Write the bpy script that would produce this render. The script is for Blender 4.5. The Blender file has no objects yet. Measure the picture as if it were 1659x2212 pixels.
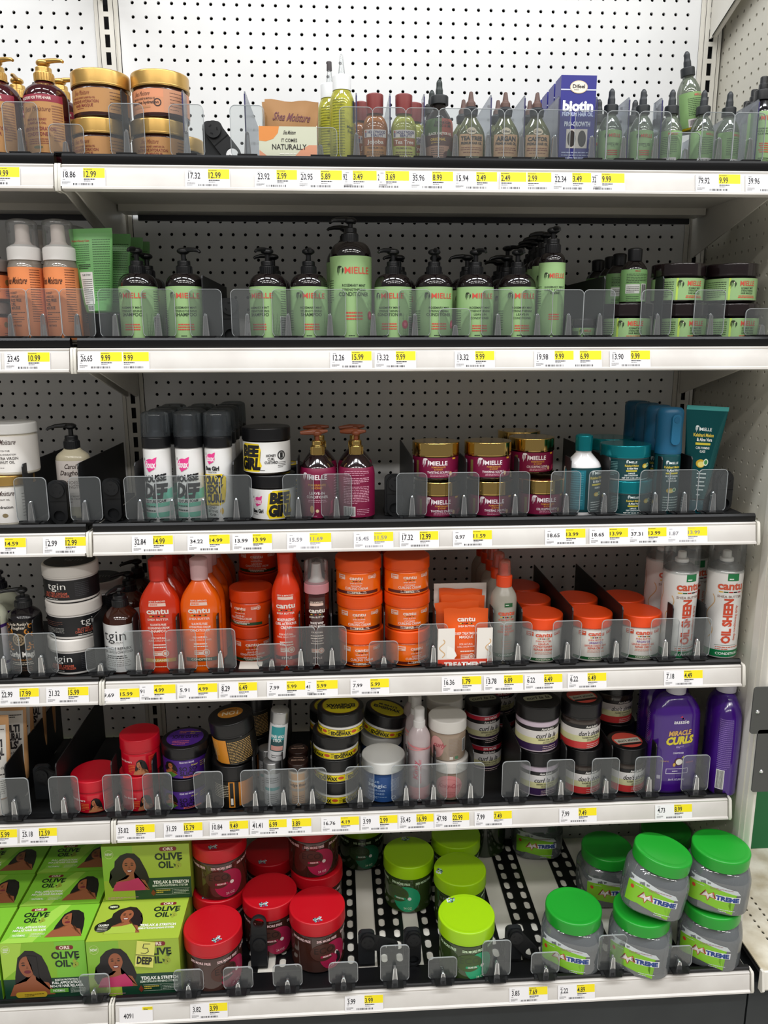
import bpy, bmesh, math, random, bisect
from mathutils import Matrix, Vector
random.seed(7)
sc = bpy.context.scene
COL = sc.collection
# ------------------------------------------------------------------ camera
F = 1684.25
CAM = Vector((0.4413, -1.3680, 1.4240))
CR = Vector((0.998235, -0.059343, -0.002370))
CU = Vector((0.014930, 0.212122, 0.977129))
CF = Vector((0.057483, 0.975440, -0.212634))
cd = bpy.data.cameras.new('camera')
cd.sensor_fit = 'VERTICAL'; cd.sensor_height = 36.0; cd.lens = F * 36.0 / 2212.0
cd.clip_start = 0.05
cam = bpy.data.objects.new('camera', cd); COL.objects.link(cam)
m3 = Matrix((CR, CU, -CF)).transposed()
cam.matrix_world = Matrix.Translation(CAM) @ m3.to_4x4()
sc.camera = cam
# ------------------------------------------------------------------ light
EXPO = -0.25
sc.view_settings.view_transform = 'Standard'
sc.view_settings.look = 'None'
sc.view_settings.exposure = EXPO
sc.view_settings.gamma = 1.0
sc.view_settings.use_curve_mapping = False
sc.cycles.transparent_max_bounces = 32
sc.cycles.max_bounces = 8
wd = bpy.data.worlds.new('world'); sc.world = wd; wd.use_nodes = True
bg = wd.node_tree.nodes['Background']
bg.inputs[0].default_value = (1.0, 0.97, 0.94, 1); bg.inputs[1].default_value = 0.24
def area(name, loc, sx, sy, power, col=(1, 1, 1), rot=(0, 0, 0)):
    l = bpy.data.lights.new(name, 'AREA'); l.shape = 'RECTANGLE'; l.size = sx; l.size_y = sy
    l.energy = power; l.color = col
    o = bpy.data.objects.new(name, l); o.location = loc; o.rotation_euler = rot; COL.objects.link(o)
    return o
LP = 13.5
for ix in range(-2, 4):
    for iy, y in enumerate((-0.75, -2.1, -3.5)):
        area('ceiling_light', (0.35 + ix * 1.05, y, 3.45), 0.75, 0.22, LP * (1.6, 1.1, 1.25)[iy], ((.94, .97, 1.0), (1.0, .98, .95), (1.0, .97, .93))[iy])
# ------------------------------------------------------------------ geometry of the fixture
I = 0.0254
W = 48 * I
D = 0.3655                      # pegboard plane
ZS = [1.7044, 1.4154, 1.0965, 0.8128, 0.5254, 0.2082]   # rail tops
YB = -0.1008                    # front of the base deck
XP = 1.2451                     # end panel
BASE = [z + d for z, d in zip(ZS, (.008, .008, .007, -.001, -.005, -.004))]   # top of the trays
LIPT = (.017, .017, .015, .010, .007, .008)                                # top of the front lips
def x_at(px, y, z):
    k = (px - 829.5) / F
    dy, dz = y - CAM.y, z - CAM.z
    return CAM.x + (k * (dy * CF.y + dz * CF.z) - (dy * CR.y + dz * CR.z)) / (CR.x - k * CF.x)
def ray(px, py):
    return CF + CR * ((px - 829.5) / F) - CU * ((py - 1106) / F)
def on_z(px, py, z):
    d = ray(px, py); return CAM + d * ((z - CAM.z) / d.z)
def on_y(px, py, y):
    d = ray(px, py); return CAM + d * ((y - CAM.y) / d.y)
# ------------------------------------------------------------------ materials
def lin(h):
    h = h.lstrip('#'); v = [int(h[i:i + 2], 16) / 255 for i in (0, 2, 4)]
    return [c / 12.92 if c <= .04045 else ((c + .055) / 1.055) ** 2.4 for c in v] + [1.0]
MATS = {}
def M(hexc, rough=.42, metal=0., coat=0., spec=.5):
    if not isinstance(hexc, str): return hexc
    key = (hexc, rough, metal, coat, spec)
    if key in MATS: return MATS[key]
    m = bpy.data.materials.new('paint_' + hexc.lstrip('#')); m.use_nodes = True
    b = m.node_tree.nodes['Principled BSDF']
    b.inputs['Base Color'].default_value = lin(hexc); b.inputs['Roughness'].default_value = rough
    b.inputs['Metallic'].default_value = metal; b.inputs['Coat Weight'].default_value = coat
    b.inputs['Coat Roughness'].default_value = .08
    b.inputs['Specular IOR Level'].default_value = spec
    MATS[key] = m
    return m
def noisy(name, h1, h2, scale, rough=.5, bump=0., detail=4., metal=0.):
    m = bpy.data.materials.new(name); m.use_nodes = True; nt = m.node_tree
    b = nt.nodes['Principled BSDF']
    t = nt.nodes.new('ShaderNodeTexCoord'); n = nt.nodes.new('ShaderNodeTexNoise')
    n.inputs['Scale'].default_value = scale; n.inputs['Detail'].default_value = detail
    r = nt.nodes.new('ShaderNodeValToRGB')
    r.color_ramp.elements[0].color = lin(h1); r.color_ramp.elements[1].color = lin(h2)
    r.color_ramp.elements[0].position = .35; r.color_ramp.elements[1].position = .65
    nt.links.new(t.outputs['Object'], n.inputs['Vector']); nt.links.new(n.outputs[0], r.inputs[0])
    nt.links.new(r.outputs[0], b.inputs['Base Color'])
    b.inputs['Roughness'].default_value = rough; b.inputs['Metallic'].default_value = metal
    if bump:
        bp = nt.nodes.new('ShaderNodeBump'); bp.inputs['Strength'].default_value = bump
        bp.inputs['Distance'].default_value = .001
        nt.links.new(n.outputs[0], bp.inputs['Height']); nt.links.new(bp.outputs[0], b.inputs['Normal'])
    return m
def clear(name, tint='#ffffff', fill='#d8dde0', solid=.12, rough=.06, gloss=.08):
    """thin clear or tinted plastic: light passes, a little is scattered, the surface shines"""
    if name in MATS: return MATS[name]
    m = bpy.data.materials.new(name); m.use_nodes = True; nt = m.node_tree; nt.nodes.clear()
    o = nt.nodes.new('ShaderNodeOutputMaterial')
    t = nt.nodes.new('ShaderNodeBsdfTransparent'); t.inputs[0].default_value = lin(tint)
    d = nt.nodes.new('ShaderNodeBsdfDiffuse'); d.inputs[0].default_value = lin(fill)
    g = nt.nodes.new('ShaderNodeBsdfGlossy'); g.inputs['Roughness'].default_value = rough
    f = nt.nodes.new('ShaderNodeLayerWeight'); f.inputs[0].default_value = .25
    mu = nt.nodes.new('ShaderNodeMath'); mu.operation = 'MULTIPLY_ADD'
    mu.inputs[1].default_value = .6; mu.inputs[2].default_value = gloss; mu.use_clamp = True
    a = nt.nodes.new('ShaderNodeMixShader'); a.inputs[0].default_value = solid
    c = nt.nodes.new('ShaderNodeMixShader')
    nt.links.new(t.outputs[0], a.inputs[1]); nt.links.new(d.outputs[0], a.inputs[2])
    nt.links.new(f.outputs['Fresnel'], mu.inputs[0]); nt.links.new(mu.outputs[0], c.inputs[0])
    nt.links.new(a.outputs[0], c.inputs[1]); nt.links.new(g.outputs[0], c.inputs[2])
    nt.links.new(c.outputs[0], o.inputs[0])
    MATS[name] = m
    return m
CREAM = noisy('cream_steel', '#d9d5ca', '#e2ded4', 9, .36)
DECKM = noisy('worn_cream_deck', '#d2cdbf', '#e4e0d4', 26, .4)
BOARD = noisy('pegboard_paint', '#e9e9e8', '#eeeeed', 5, .3)
PANEL = noisy('end_panel_paint', '#cfcbbd', '#d6d2c4', 6, .4)
DARKV = M('#0b0b0d', .9)
RAILM = noisy('rail_plastic', '#c9c4be', '#d3cfc9', 14, .3)
BLK = M('#0a0a0c', .38, spec=.35)
BLKM = M('#101113', .5)
ACRY = clear('clear_acrylic', '#f4f6f6', '#dfe4e6', .045, .05, .02)
ACRE = clear('clear_acrylic_edge', '#d5dadc', '#eef2f4', .42, .1, .15)
CAPC = clear('clear_cap', '#f6f8f8', '#e8edf0', .07, .08, .05)
SMOKE = clear('smoke_cap', '#ccd2d6', '#9aa2a8', .08, .08, .06)
FINM = clear('fin_clear', '#e6eaec', '#f2f5f6', .08, .04, .3)
CHROME = M('#e8eaec', .12, 1.)
GOLD = M('#c9a25c', .3, .75)
GOLDM = M('#e2bf73', .12, 1.)
# ------------------------------------------------------------------ mesh helpers (millimetres)
def fil(pts, seg=4):
    """profile with fillets: (r, z) or (r, z, radius)"""
    out = []
    for i, p in enumerate(pts):
        if len(p) < 3 or i in (0, len(pts) - 1): out.append(tuple(p[:2])); continue
        P = Vector(p[:2]); A = Vector(pts[i - 1][:2]); B = Vector(pts[i + 1][:2])
        a = (A - P); b = (B - P); r = min(p[2], a.length * .49, b.length * .49)
        s = P + a.normalized() * r; e = P + b.normalized() * r
        for k in range(seg + 1):
            t = k / seg; q = s * (1 - t) ** 2 + P * 2 * t * (1 - t) + e * t * t
            out.append((q.x, q.y))
    return out
def sup(t, n):
    s, c = math.sin(t), math.cos(t)
    return math.copysign(abs(s) ** (2 / n), s), -math.copysign(abs(c) ** (2 / n), c)
class MB:
    def __init__(s): s.v = []; s.f = []; s.fm = []; s.m = []
    def mi(s, m):
        m = M(m)
        if m not in s.m: s.m.append(m)
        return s.m.index(m)
    def add(s, vs, fs, m):
        k = s.mi(m); o = len(s.v); s.v += [tuple(v) for v in vs]
        for f in fs: s.f.append([i + o for i in f]); s.fm.append(k)
        return s
    def box(s, x0, x1, y0, y1, z0, z1, m):
        vs = [(x, y, z) for z in (z0, z1) for y in (y0, y1) for x in (x0, x1)]
        return s.add(vs, [(0, 2, 3, 1), (4, 5, 7, 6), (0, 1, 5, 4), (2, 6, 7, 3), (0, 4, 6, 2), (1, 3, 7, 5)], m)
    def rbox(s, x0, x1, y0, y1, z0, z1, r, m):
        """box whose plan corners are rounded"""
        pts = []
        for cx, cy, a0 in ((x1 - r, y1 - r, 0), (x0 + r, y1 - r, 90), (x0 + r, y0 + r, 180), (x1 - r, y0 + r, 270)):
            for k in range(5):
                a = math.radians(a0 + k * 22.5); pts.append((cx + r * math.cos(a), cy + r * math.sin(a)))
        return s.prism(pts, z0, z1, m)
    def prism(s, pts, a0, a1, m, holes=(), ax='z'):
        bm = bmesh.new(); es = []
        for loop in [pts] + list(holes):
            vs = [bm.verts.new((p[0], p[1], 0)) for p in loop]
            es += [bm.edges.new((vs[i], vs[(i + 1) % len(vs)])) for i in range(len(vs))]
        bmesh.ops.triangle_fill(bm, edges=es, use_beauty=False, use_dissolve=False)
        bm.verts.index_update()
        p2 = [(v.co.x, v.co.y) for v in bm.verts]; tri = [[v.index for v in f.verts] for f in bm.faces]
        bm.free(); n = len(p2)
        g = {'z': lambda u, v, w: (u, v, w), 'y': lambda u, v, w: (u, w, v), 'x': lambda u, v, w: (w, u, v)}[ax]
        vs = [g(u, v, a0) for u, v in p2] + [g(u, v, a1) for u, v in p2]
        fs = [list(t) for t in tri] + [[i + n for i in reversed(t)] for t in tri]
        o = 0
        for loop in [pts] + list(holes):
            k = len(loop)
            fs += [[o + i, o + (i + 1) % k, n + o + (i + 1) % k, n + o + i] for i in range(k)]
            o += k
        return s.add(vs, fs, m)
    def loft(s, prof, m, ky=1., n=2., seg=44, cx=0, cy=0, cap=True, m2=None):
        vs = []
        for p in prof:
            r, z = p[0], p[1]; ry = p[2] if len(p) > 2 else r * ky
            for k in range(seg):
                a, b = sup(2 * math.pi * k / seg, n); vs.append((cx + r * a, cy + ry * b, z))
        fs = [[i * seg + k, i * seg + (k + 1) % seg, (i + 1) * seg + (k + 1) % seg, (i + 1) * seg + k]
              for i in range(len(prof) - 1) for k in range(seg)]
        s.add(vs, fs, m)
        if cap:
            s.add(vs[:seg], [list(range(seg - 1, -1, -1))], m)
            s.add(vs[-seg:], [list(range(seg))], m2 or m)
        return s
    def tube(s, pts, r, m, seg=10):
        ring = []; P = [Vector(p) for p in pts]
        rr = r if isinstance(r, (list, tuple)) else [r] * len(P)
        for i, p in enumerate(P):
            t = (P[min(i + 1, len(P) - 1)] - P[max(i - 1, 0)]).normalized()
            u = t.orthogonal().normalized() if abs(t.x) > .9 else t.cross(Vector((1, 0, 0))).normalized()
            w = t.cross(u)
            ring += [p + (u * math.cos(2 * math.pi * k / seg) + w * math.sin(2 * math.pi * k / seg)) * rr[i] for k in range(seg)]
        fs = [[i * seg + k, i * seg + (k + 1) % seg, (i + 1) * seg + (k + 1) % seg, (i + 1) * seg + k]
              for i in range(len(P) - 1) for k in range(seg)]
        fs += [list(range(seg - 1, -1, -1)), [(len(P) - 1) * seg + k for k in range(seg)]]
        return s.add(ring, fs, m)
    def build(s, name, sc_=.001, ang=35):
        me = bpy.data.meshes.new(name)
        me.from_pydata([(x * sc_, y * sc_, z * sc_) for x, y, z in s.v], [], s.f)
        for m in s.m: me.materials.append(m)
        me.polygons.foreach_set('material_index', s.fm)
        bm = bmesh.new(); bm.from_mesh(me)
        bmesh.ops.remove_doubles(bm, verts=bm.verts, dist=1e-6)
        bmesh.ops.recalc_face_normals(bm, faces=bm.faces)
        bm.to_mesh(me); bm.free()
        me.polygons.foreach_set('use_smooth', [True] * len(me.polygons))
        me.set_sharp_from_angle(angle=math.radians(ang))
        me.update()
        return me
def stadium(x0, x1, y0, y1, k=6):
    w, h = x1 - x0, y1 - y0; r = min(w, h) / 2; pts = []
    cs = [(x1 - r, y1 - r, 0), (x0 + r, y1 - r, 90), (x0 + r, y0 + r, 180), (x1 - r, y0 + r, 270)]
    for cx, cy, a0 in cs:
        for i in range(k + 1):
            a = math.radians(a0 + 90 * i / k); q = (round(cx + r * math.cos(a), 5), round(cy + r * math.sin(a), 5))
            if not pts or (abs(q[0] - pts[-1][0]) + abs(q[1] - pts[-1][1])) > 1e-4: pts.append(q)
    if (abs(pts[0][0] - pts[-1][0]) + abs(pts[0][1] - pts[-1][1])) < 1e-4: pts.pop()
    return pts
def rrect(x0, x1, y0, y1, r, k=5):
    pts = []
    for cx, cy, a0 in ((x1 - r, y1 - r, 0), (x0 + r, y1 - r, 90), (x0 + r, y0 + r, 180), (x1 - r, y0 + r, 270)):
        for i in range(k + 1):
            a = math.radians(a0 + 90 * i / k); pts.append((cx + r * math.cos(a), cy + r * math.sin(a)))
    return pts
def circ(cx, cy, r, k=20, ry=None):
    return [(cx + r * math.cos(2 * math.pi * i / k), cy + (ry or r) * math.sin(2 * math.pi * i / k)) for i in range(k)]
# ------------------------------------------------------------------ printing
_tc = bpy.data.curves.new('lettering', 'FONT'); _tc.resolution_u = 2
_to = bpy.data.objects.new('lettering', _tc); _GL = {}
def glyphs(s, bold):
    key = (s, bold)
    if key not in _GL:
        _tc.body = s; _tc.offset = bold
        me = _to.to_mesh()
        vs = [(v.co.x / .69, v.co.y / .69) for v in me.vertices]
        fs = [list(p.vertices) for p in me.polygons]; _to.to_mesh_clear()
        x0 = min((v[0] for v in vs), default=0); x1 = max((v[0] for v in vs), default=1)
        _GL[key] = ([(x - x0, y) for x, y in vs], fs, x1 - x0)
    return _GL[key]
class Lab:
    """flat print in (x, z) millimetres, wrapped on a surface afterwards"""
    def __init__(s): s.v = []; s.f = []; s.fm = []; s.m = []
    def add(s, vs, fs, m, ly):
        m = M(m)
        if m not in s.m: s.m.append(m)
        k = s.m.index(m); o = len(s.v); s.v += [(x, ly, z) for x, z in vs]
        for f in fs: s.f.append([i + o for i in f]); s.fm.append(k)
        return s
    def rect(s, x0, x1, z0, z1, m, ly=0): return s.add([(x0, z0), (x1, z0), (x1, z1), (x0, z1)], [[0, 1, 2, 3]], m, ly)
    def poly(s, pts, m, ly=1): return s.add(pts, [list(range(len(pts)))], m, ly)
    def ell(s, cx, cz, rx, rz, m, ly=1, k=22): return s.poly(circ(cx, cz, rx, k, rz), m, ly)
    def ring(s, cx, cz, r0, r1, m, ly=1, k=24):
        a = circ(cx, cz, r0, k); b = circ(cx, cz, r1, k)
        return s.add(a + b, [[i, (i + 1) % k, k + (i + 1) % k, k + i] for i in range(k)], m, ly)
    def txt(s, t, x, z, h, m, w=None, bold=.012, shear=0., al='c', ly=3, rot=0.):
        vs, fs, tw = glyphs(t, bold)
        kx = h if w is None else w / max(tw, .01)
        W_ = tw * kx; ox = {'c': -W_ / 2, 'l': 0, 'r': -W_}[al]
        c, sn = math.cos(math.radians(rot)), math.sin(math.radians(rot)); out = []
        for a, b in vs:
            u = a * kx + ox + shear * b * h; q = b * h - h / 2
            out.append((x + u * c - q * sn, z + u * sn + q * c))
        return s.add(out, fs, m, ly)
    def lines(s, x0, x1, z1, n, pitch, m, th=None, ly=2, al='l', seed=1):
        rn = random.Random(seed); th = th or pitch * .42
        for i in range(n):
            z = z1 - i * pitch; L = x1 - x0
            end = x1 if i < n - 1 else x0 + L * rn.uniform(.45, .85)
            if al == 'c':
                k = L * rn.uniform(0, .14); a, end = x0 + k, x1 - k
            else: a = x0
            x = a
            while x < end - .3:
                wd_ = min(rn.uniform(.05, .16) * L, end - x); s.rect(x, x + wd_, z - th, z, m, ly); x += wd_ + L * .02
        return s
    def bars(s, x0, x1, z0, z1, ly=2, seed=3, ink='#15151a', paper='#f2f1ee'):
        if paper: s.rect(x0 - 1, x1 + 1, z0 - 1, z1 + 1, paper, ly - 1)
        rn = random.Random(seed); x = x0
        while x < x1:
            w = rn.choice((.3, .5, .8)) * (x1 - x0) / 18; s.rect(x, min(x + w, x1), z0, z1, ink, ly); x += w + rn.choice((.4, .7)) * (x1 - x0) / 18
        return s
    def mesh(s, name, fn, sx=4., szp=None, lift=.3, step=.13):
        bm = bmesh.new()
        vs = [bm.verts.new(v) for v in s.v]
        for f, k in zip(s.f, s.fm):
            try: bm.faces.new([vs[i] for i in f]).material_index = k
            except ValueError: pass
        bmesh.ops.triangulate(bm, faces=[f for f in bm.faces if len(f.verts) > 4])
        xs = [v[0] for v in s.v]; zs = [v[2] for v in s.v]
        if sx:
            x = math.floor(min(xs) / sx) * sx + sx
            while x < max(xs):
                bmesh.ops.bisect_plane(bm, geom=bm.verts[:] + bm.edges[:] + bm.faces[:], dist=1e-5, plane_co=(x, 0, 0), plane_no=(1, 0, 0)); x += sx
        if szp:
            z = math.floor(min(zs) / szp) * szp + szp
            while z < max(zs):
                bmesh.ops.bisect_plane(bm, geom=bm.verts[:] + bm.edges[:] + bm.faces[:], dist=1e-5, plane_co=(0, 0, z), plane_no=(0, 0, 1)); z += szp
        for v in bm.verts:
            x, ly, z = v.co; v.co = Vector(fn(x, z, lift + step * ly)) * .001
        me = bpy.data.meshes.new(name)
        bm.to_mesh(me); bm.free()
        for m in s.m: me.materials.append(m)
        me.polygons.foreach_set('use_smooth', [True] * len(me.polygons))
        me.update()
        return me
class SLab(Lab):
    """print scaled as a whole"""
    def __init__(s, kx, kz): Lab.__init__(s); s.kx = kx; s.kz = kz
    def add(s, vs, fs, m, ly): return Lab.add(s, [(a * s.kx, b * s.kz) for a, b in vs], fs, m, ly)
def surf(prof, ky=1., n=2.):
    """(x along the outline, z) -> point on a lofted body"""
    P = sorted([(p[1], p[0], p[2] if len(p) > 2 else p[0] * ky) for p in prof])
    rm = max(P, key=lambda q: q[1]); N = 720; tab = [(0., 0.)]
    px, py = sup(0, n); acc = 0
    for i in range(1, N + 1):
        t = math.pi * i / N; a, b = sup(t, n)
        acc += math.hypot((a - px) * rm[1], (b - py) * rm[2]); px, py = a, b; tab.append((acc, t))
    cum = [t[0] for t in tab]
    def rad(z):
        if z <= P[0][0]: return P[0][1:]
        for a, b in zip(P, P[1:]):
            if z <= b[0]:
                k = (z - a[0]) / max(b[0] - a[0], 1e-6); return a[1] + (b[1] - a[1]) * k, a[2] + (b[2] - a[2]) * k
        return P[-1][1:]
    def fn(x, z, l):
        q = min(abs(x), acc * .9999); lo = max(0, bisect.bisect_right(cum, q) - 1); hi = lo + 1
        d = cum[hi] - cum[lo]; t = tab[lo][1] + (tab[hi][1] - tab[lo][1]) * ((q - cum[lo]) / d if d > 1e-9 else 0)
        a, b = sup(math.copysign(t, x), n); rx, ry = rad(z)
        return (a * (rx + l), b * (ry + l), z)
    return fn
def flat(y0): return lambda x, z, l: (x, y0 - l, z)
def top(z0, cy=0.): return lambda x, y, l: (x, cy + y, z0 + l)
# ------------------------------------------------------------------ objects
def tag(o, label=None, cat=None, group=None, kind=None):
    for k, v in (('label', label), ('category', cat), ('group', group), ('kind', kind)):
        if v: o[k] = v
    return o
def obj(name, me, parent=None, loc=None, rot=None, label=None):
    o = bpy.data.objects.new(name, me); COL.objects.link(o); o.parent = parent
    if loc: o.location = loc
    if rot: o.rotation_euler = rot
    if label: o['label'] = label
    return o
def empty(name, loc, rot=(0, 0, 0)):
    o = bpy.data.objects.new(name, None); o.empty_display_size = .02; COL.objects.link(o)
    o.location = loc; o.rotation_euler = rot
    return o
class Kind:
    def __init__(s, name, cat, h, parts): s.name = name; s.cat = cat; s.h = h; s.parts = parts
def R(d): return math.radians(d)
def place(k, x, y, z, label, group=None, rz=0, rx=0, ry=0, pump=None, sz=1.):
    r = empty(k.name, (x, y, z), (R(rx), R(ry), R(rz))); r.scale = (1, 1, sz)
    tag(r, label, k.cat, group)
    for p in k.parts:
        pn, me = p[0], p[1]
        o = obj(pn, me, r, rot=(0, 0, R(pump)) if (pump is not None and pn == 'pump_head') else None, label=p[2] if len(p) > 2 and p[2] else None)
        for q in (p[3] if len(p) > 3 else ()): obj(q[0], q[1], o)
    return r
def put(k, s, px, y, label, group=None, dz=0., lane=None, **kw):
    """stand a thing on shelf s (1..6) in its lane, y metres behind the shelf edge"""
    z = BASE[s - 1] + dz; y += .01; lane = lane and lane + .01
    return place(k, x_at(px, lane or y, z + k.h * .0005), y, z, label, group, **kw)   # lane: depth of the front item px was read from
def struct(name, me, loc=None):
    o = obj(name, me, None, loc); o['kind'] = 'structure'; return o
# ================================================================== the setting
def pegboard(name, nx, nz, x0, z0, mx, mz, mat):
    """sheet in the XZ plane with real round holes one inch apart; first hole centre at (x0, z0); mx, mz = plain margins"""
    vs = []; fs = []; h = I / 2; rr = .0033; th = .004
    def quad(xa, xb, za, zb):
        o = len(vs); vs.extend([(xa, 0, za), (xb, 0, za), (xb, 0, zb), (xa, 0, zb)]); fs.append([o, o + 1, o + 2, o + 3])
    A = [2 * math.pi * k / 12 for k in range(12)]
    for j in range(nz):
        for i in range(nx):
            cx, cz = x0 + i * I, z0 + j * I; o = len(vs)
            for a in A:                                  # square outline sampled in 12 directions
                c, s = math.cos(a), math.sin(a); k = h / max(abs(c), abs(s)); vs.append((cx + c * k, 0, cz + s * k))
            for a in A: vs.append((cx + math.cos(a) * rr, 0, cz + math.sin(a) * rr))
            for a in A: vs.append((cx + math.cos(a) * rr, th, cz + math.sin(a) * rr))
            for c4, (sx, sz) in zip((1, 4, 7, 10), ((1, 1), (-1, 1), (-1, -1), (1, -1))):
                vs.append((cx + sx * h, 0, cz + sz * h)); fs.append([o + c4, len(vs) - 1, o + c4 + 1])
            for k in range(12):
                n = (k + 1) % 12
                fs.append([o + k, o + n, o + 12 + n, o + 12 + k]); fs.append([o + 12 + k, o + 12 + n, o + 24 + n, o + 24 + k])
    xa, xb = x0 - h, x0 + (nx - 1) * I + h; za, zb = z0 - h, z0 + (nz - 1) * I + h
    quad(xa - mx[0], xa, za, zb); quad(xb, xb + mx[1], za, zb)
    quad(xa - mx[0], xb + mx[1], za - mz[0], za); quad(xa - mx[0], xb + mx[1], zb, zb + mz[1])
    me = bpy.data.meshes.new(name); me.from_pydata(vs, [], fs); me.materials.append(mat); me.update()
    return me
ZH = 2.0005 - 73 * I
pb = pegboard('wall_back', 45, 92, W / 2 - 22 * I, ZH, (.014, .014), (.05, .05), BOARD)
struct('wall_back', pb, (0, D, 0))
pl = pegboard('wall_back_left', 24, 92, -W / 2 + 22 * I - 23 * I, ZH + .0035, (.3, .014), (.05, .05), BOARD)
struct('wall_back_left', pl, (0, D, 0))
struct('wall_core', MB().box(-1500, 1290, 385, 400, 0, 2560, DARKV).build('wall_core'))
# end panel: same sheet turned into the YZ plane (pegboard x -> depth)
pr = pegboard('wall_right', 13, 88, .0535, ZH + .028, (.035, .02), (.05, .05), PANEL)
o = struct('wall_right', pr); o.rotation_euler = (0, 0, R(90)); o.location = (XP, 0, 0); o.scale = (1, -1, 1)
struct('wall_right_core', MB().box(XP * 1e3 + 5, XP * 1e3 + 9, 5, 400, 60, 2400, DARKV).build('wall_right_core'))
struct('floor', MB().box(-3000, 4200, -4500, 800, -20, 0, noisy('store_floor', '#b9b4ab', '#c9c5bd', 3, .3)).build('floor'))
def upright(name, x):
    b = MB(); b.box(-15, -4.8, -2, 0, 150, 2540, CREAM); b.box(4.8, 15, -2, 0, 150, 2540, CREAM)
    for k in range(74): b.box(-4.8, 4.8, -2, 0, 216 + 31.75 * k + 23, 216 + 31.75 * (k + 1), CREAM)
    for sx in (-1, 1):
        b.box(sx * 15 - 1, sx * 15 + 1, -2, 14, 150, 2540, CREAM)
        b.box(min(sx * 15, sx * 23), max(sx * 15, sx * 23), 1, 3, 150, 2540, CREAM)
    b.box(-14, 14, 12, 13, 150, 2540, M('#1a1a1e', .7))
    struct(name, b.build(name), (x, D - .004, 0))
upright('trim_1', 0); upright('trim_2', W - .001)
# front edge of the end panel: a folded cream post
b = MB(); x0 = XP * 1e3
b.box(x0 - 4, x0 + 6, -4, 18, 60, 2400, CREAM)
b.prism([(x0 - 1, -4), (x0 - 1, -33), (x0 + 1, -36), (x0 + 6, -36), (x0 + 8, -33), (x0 + 8, 10), (x0 + 4, 10), (x0 + 4, -4)], 199, 2400, CREAM)
b.box(x0 - 3, x0 + 1, -20, -8, 215, 2400, CREAM)
struct('trim_3', b.build('trim_3'))
# kick plates
KICK = noisy('kick_plate', '#2b2f31', '#34383a', 7, .5)
def kick(name, xa, xb):
    b = MB(); b.box(xa, xb, -62, 200, 0, 58, M('#1f2224', .6))
    b.prism([(-88, 55), (-88, 150), (-80, 162), (100, 162), (100, 55)], xa, xb, KICK, ax='x')
    struct(name, b.build(name))
kick('baseboard_front', 1, W * 1e3 + 26); kick('baseboard_left', -1250, -2); kick('baseboard_right', W * 1e3 + 30, 1900)
# ================================================================== shelves
SHELF = ['top', 'second', 'third', 'fourth', 'fifth', 'bottom']
def store_shelf(i, xa, xb, label, yb=0., rear=False, deep=None, lip=True, liner=True):
    z = ZS[i]; r = empty('store_shelf', ((xa + xb) / 2, (yb + D) / 2, z)); tag(r, label, 'shelf', 'metal store shelves')
    ox, oy = (xa + xb) / 2, (yb + D) / 2; L = (xb - xa) * 500
    def Y(y): return (y - oy) * 1e3
    b = MB(); yB = Y(D - .018)
    dt = -7.5 if deep else min(0, (BASE[i] - ZS[i]) * 1e3 - 7.5); lt = LIPT[i] * 1e3; b.box(-L + 2, L - 2, Y(yb) + 2, yB, dt - 13, dt, CREAM)
    if not deep: b.box(-L + 14, L - 14, yB - 60, yB - 8, -26, -12, CREAM); b.box(-L + 14, L - 14, Y(yb) + 8, Y(yb) + 40, -30, -12, CREAM)
    obj('deck', b.build('deck'), r)
    f = Y(yb); b = MB()
    prof = [(f + 3, 0), (f - 1, 0), (f - 3, -2), (f - 2.5, -5), (f - 3.5, -6), (f - 9, -34), (f - 12.5, -36), (f - 13, -39), (f - 8, -41), (f + 3, -41)]
    b.prism(prof, -L + 5, L - 5, RAILM, ax='x'); 
    obj('price_rail', b.build('price_rail'), r)
    for sx in (-1, 1):
        b = MB(); e = [(f + 12, 1), (f - 2, 1), (f - 5, -2), (f - 12, -36), (f - 10, -42), (f + 12, -42)]
        b.prism(e, sx * L - 2.6, sx * L + 2.6, CREAM, ax='x'); obj('end_cap', b.build('end_cap'), r)
    if lip:
        b = MB(); q = [(f + 2, 1), (f + 1, 3), (f + 1, 6), (f + 3, 8), (f + 10, 8), (f + 11.5, 6), (f + 11.5, -7), (f + 3.5, -7), (f + 3.5, 1)] if deep else [(f + 2, 1), (f + 1, 3), (f + 1, lt - 4), (f + 4, lt), (f + 9, lt), (f + 13, lt - 2), (f + 14, dt + 1), (f + 3.5, dt + 1), (f + 3.5, 1)]
        b.prism(q, -L + 4, L - 4, BLK, ax='x'); 
        if deep: b.box(-L + 4, L - 4, f + 11.5, f + 62, -7.4, -5, BLK)
        obj('front_lip', b.build('front_lip'), r)
    if liner:
        b = MB().box(-L + 4, L - 4, f + 20, yB - 4, dt + .2, dt + (3.2 if deep else 6.5), BLKM); obj('tray_liner', b.build('tray_liner'), r)
    if not deep:
        for sx in (-1, 1):
            b = MB(); y0 = Y(0)
            b.prism([(y0 + 30, -13), (Y(D) - 8, -13), (Y(D) - 8, -104), (Y(D) - 20, -104), (y0 + 66, -36), (y0 + 30, -31)], sx * (L - 8) - 1.5, sx * (L - 8) + 1.5, CREAM, ax='x')
            obj('bracket', b.build('bracket'), r)
    if rear:
        b = MB().box(-L + 40, L - 26, yB - 12, yB - 4, -37, -14, M('#33343a', .3)); obj('rear_bar', b.build('rear_bar'), r)
    return r
for i in range(5):
    store_shelf(i, .002, W - .002, '%s shelf of the wide section, cream steel with a white price rail' % SHELF[i], rear=i == 0)
    store_shelf(i, -1.22, -.002, '%s shelf of the section at the left edge' % SHELF[i], rear=i == 0)
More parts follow.
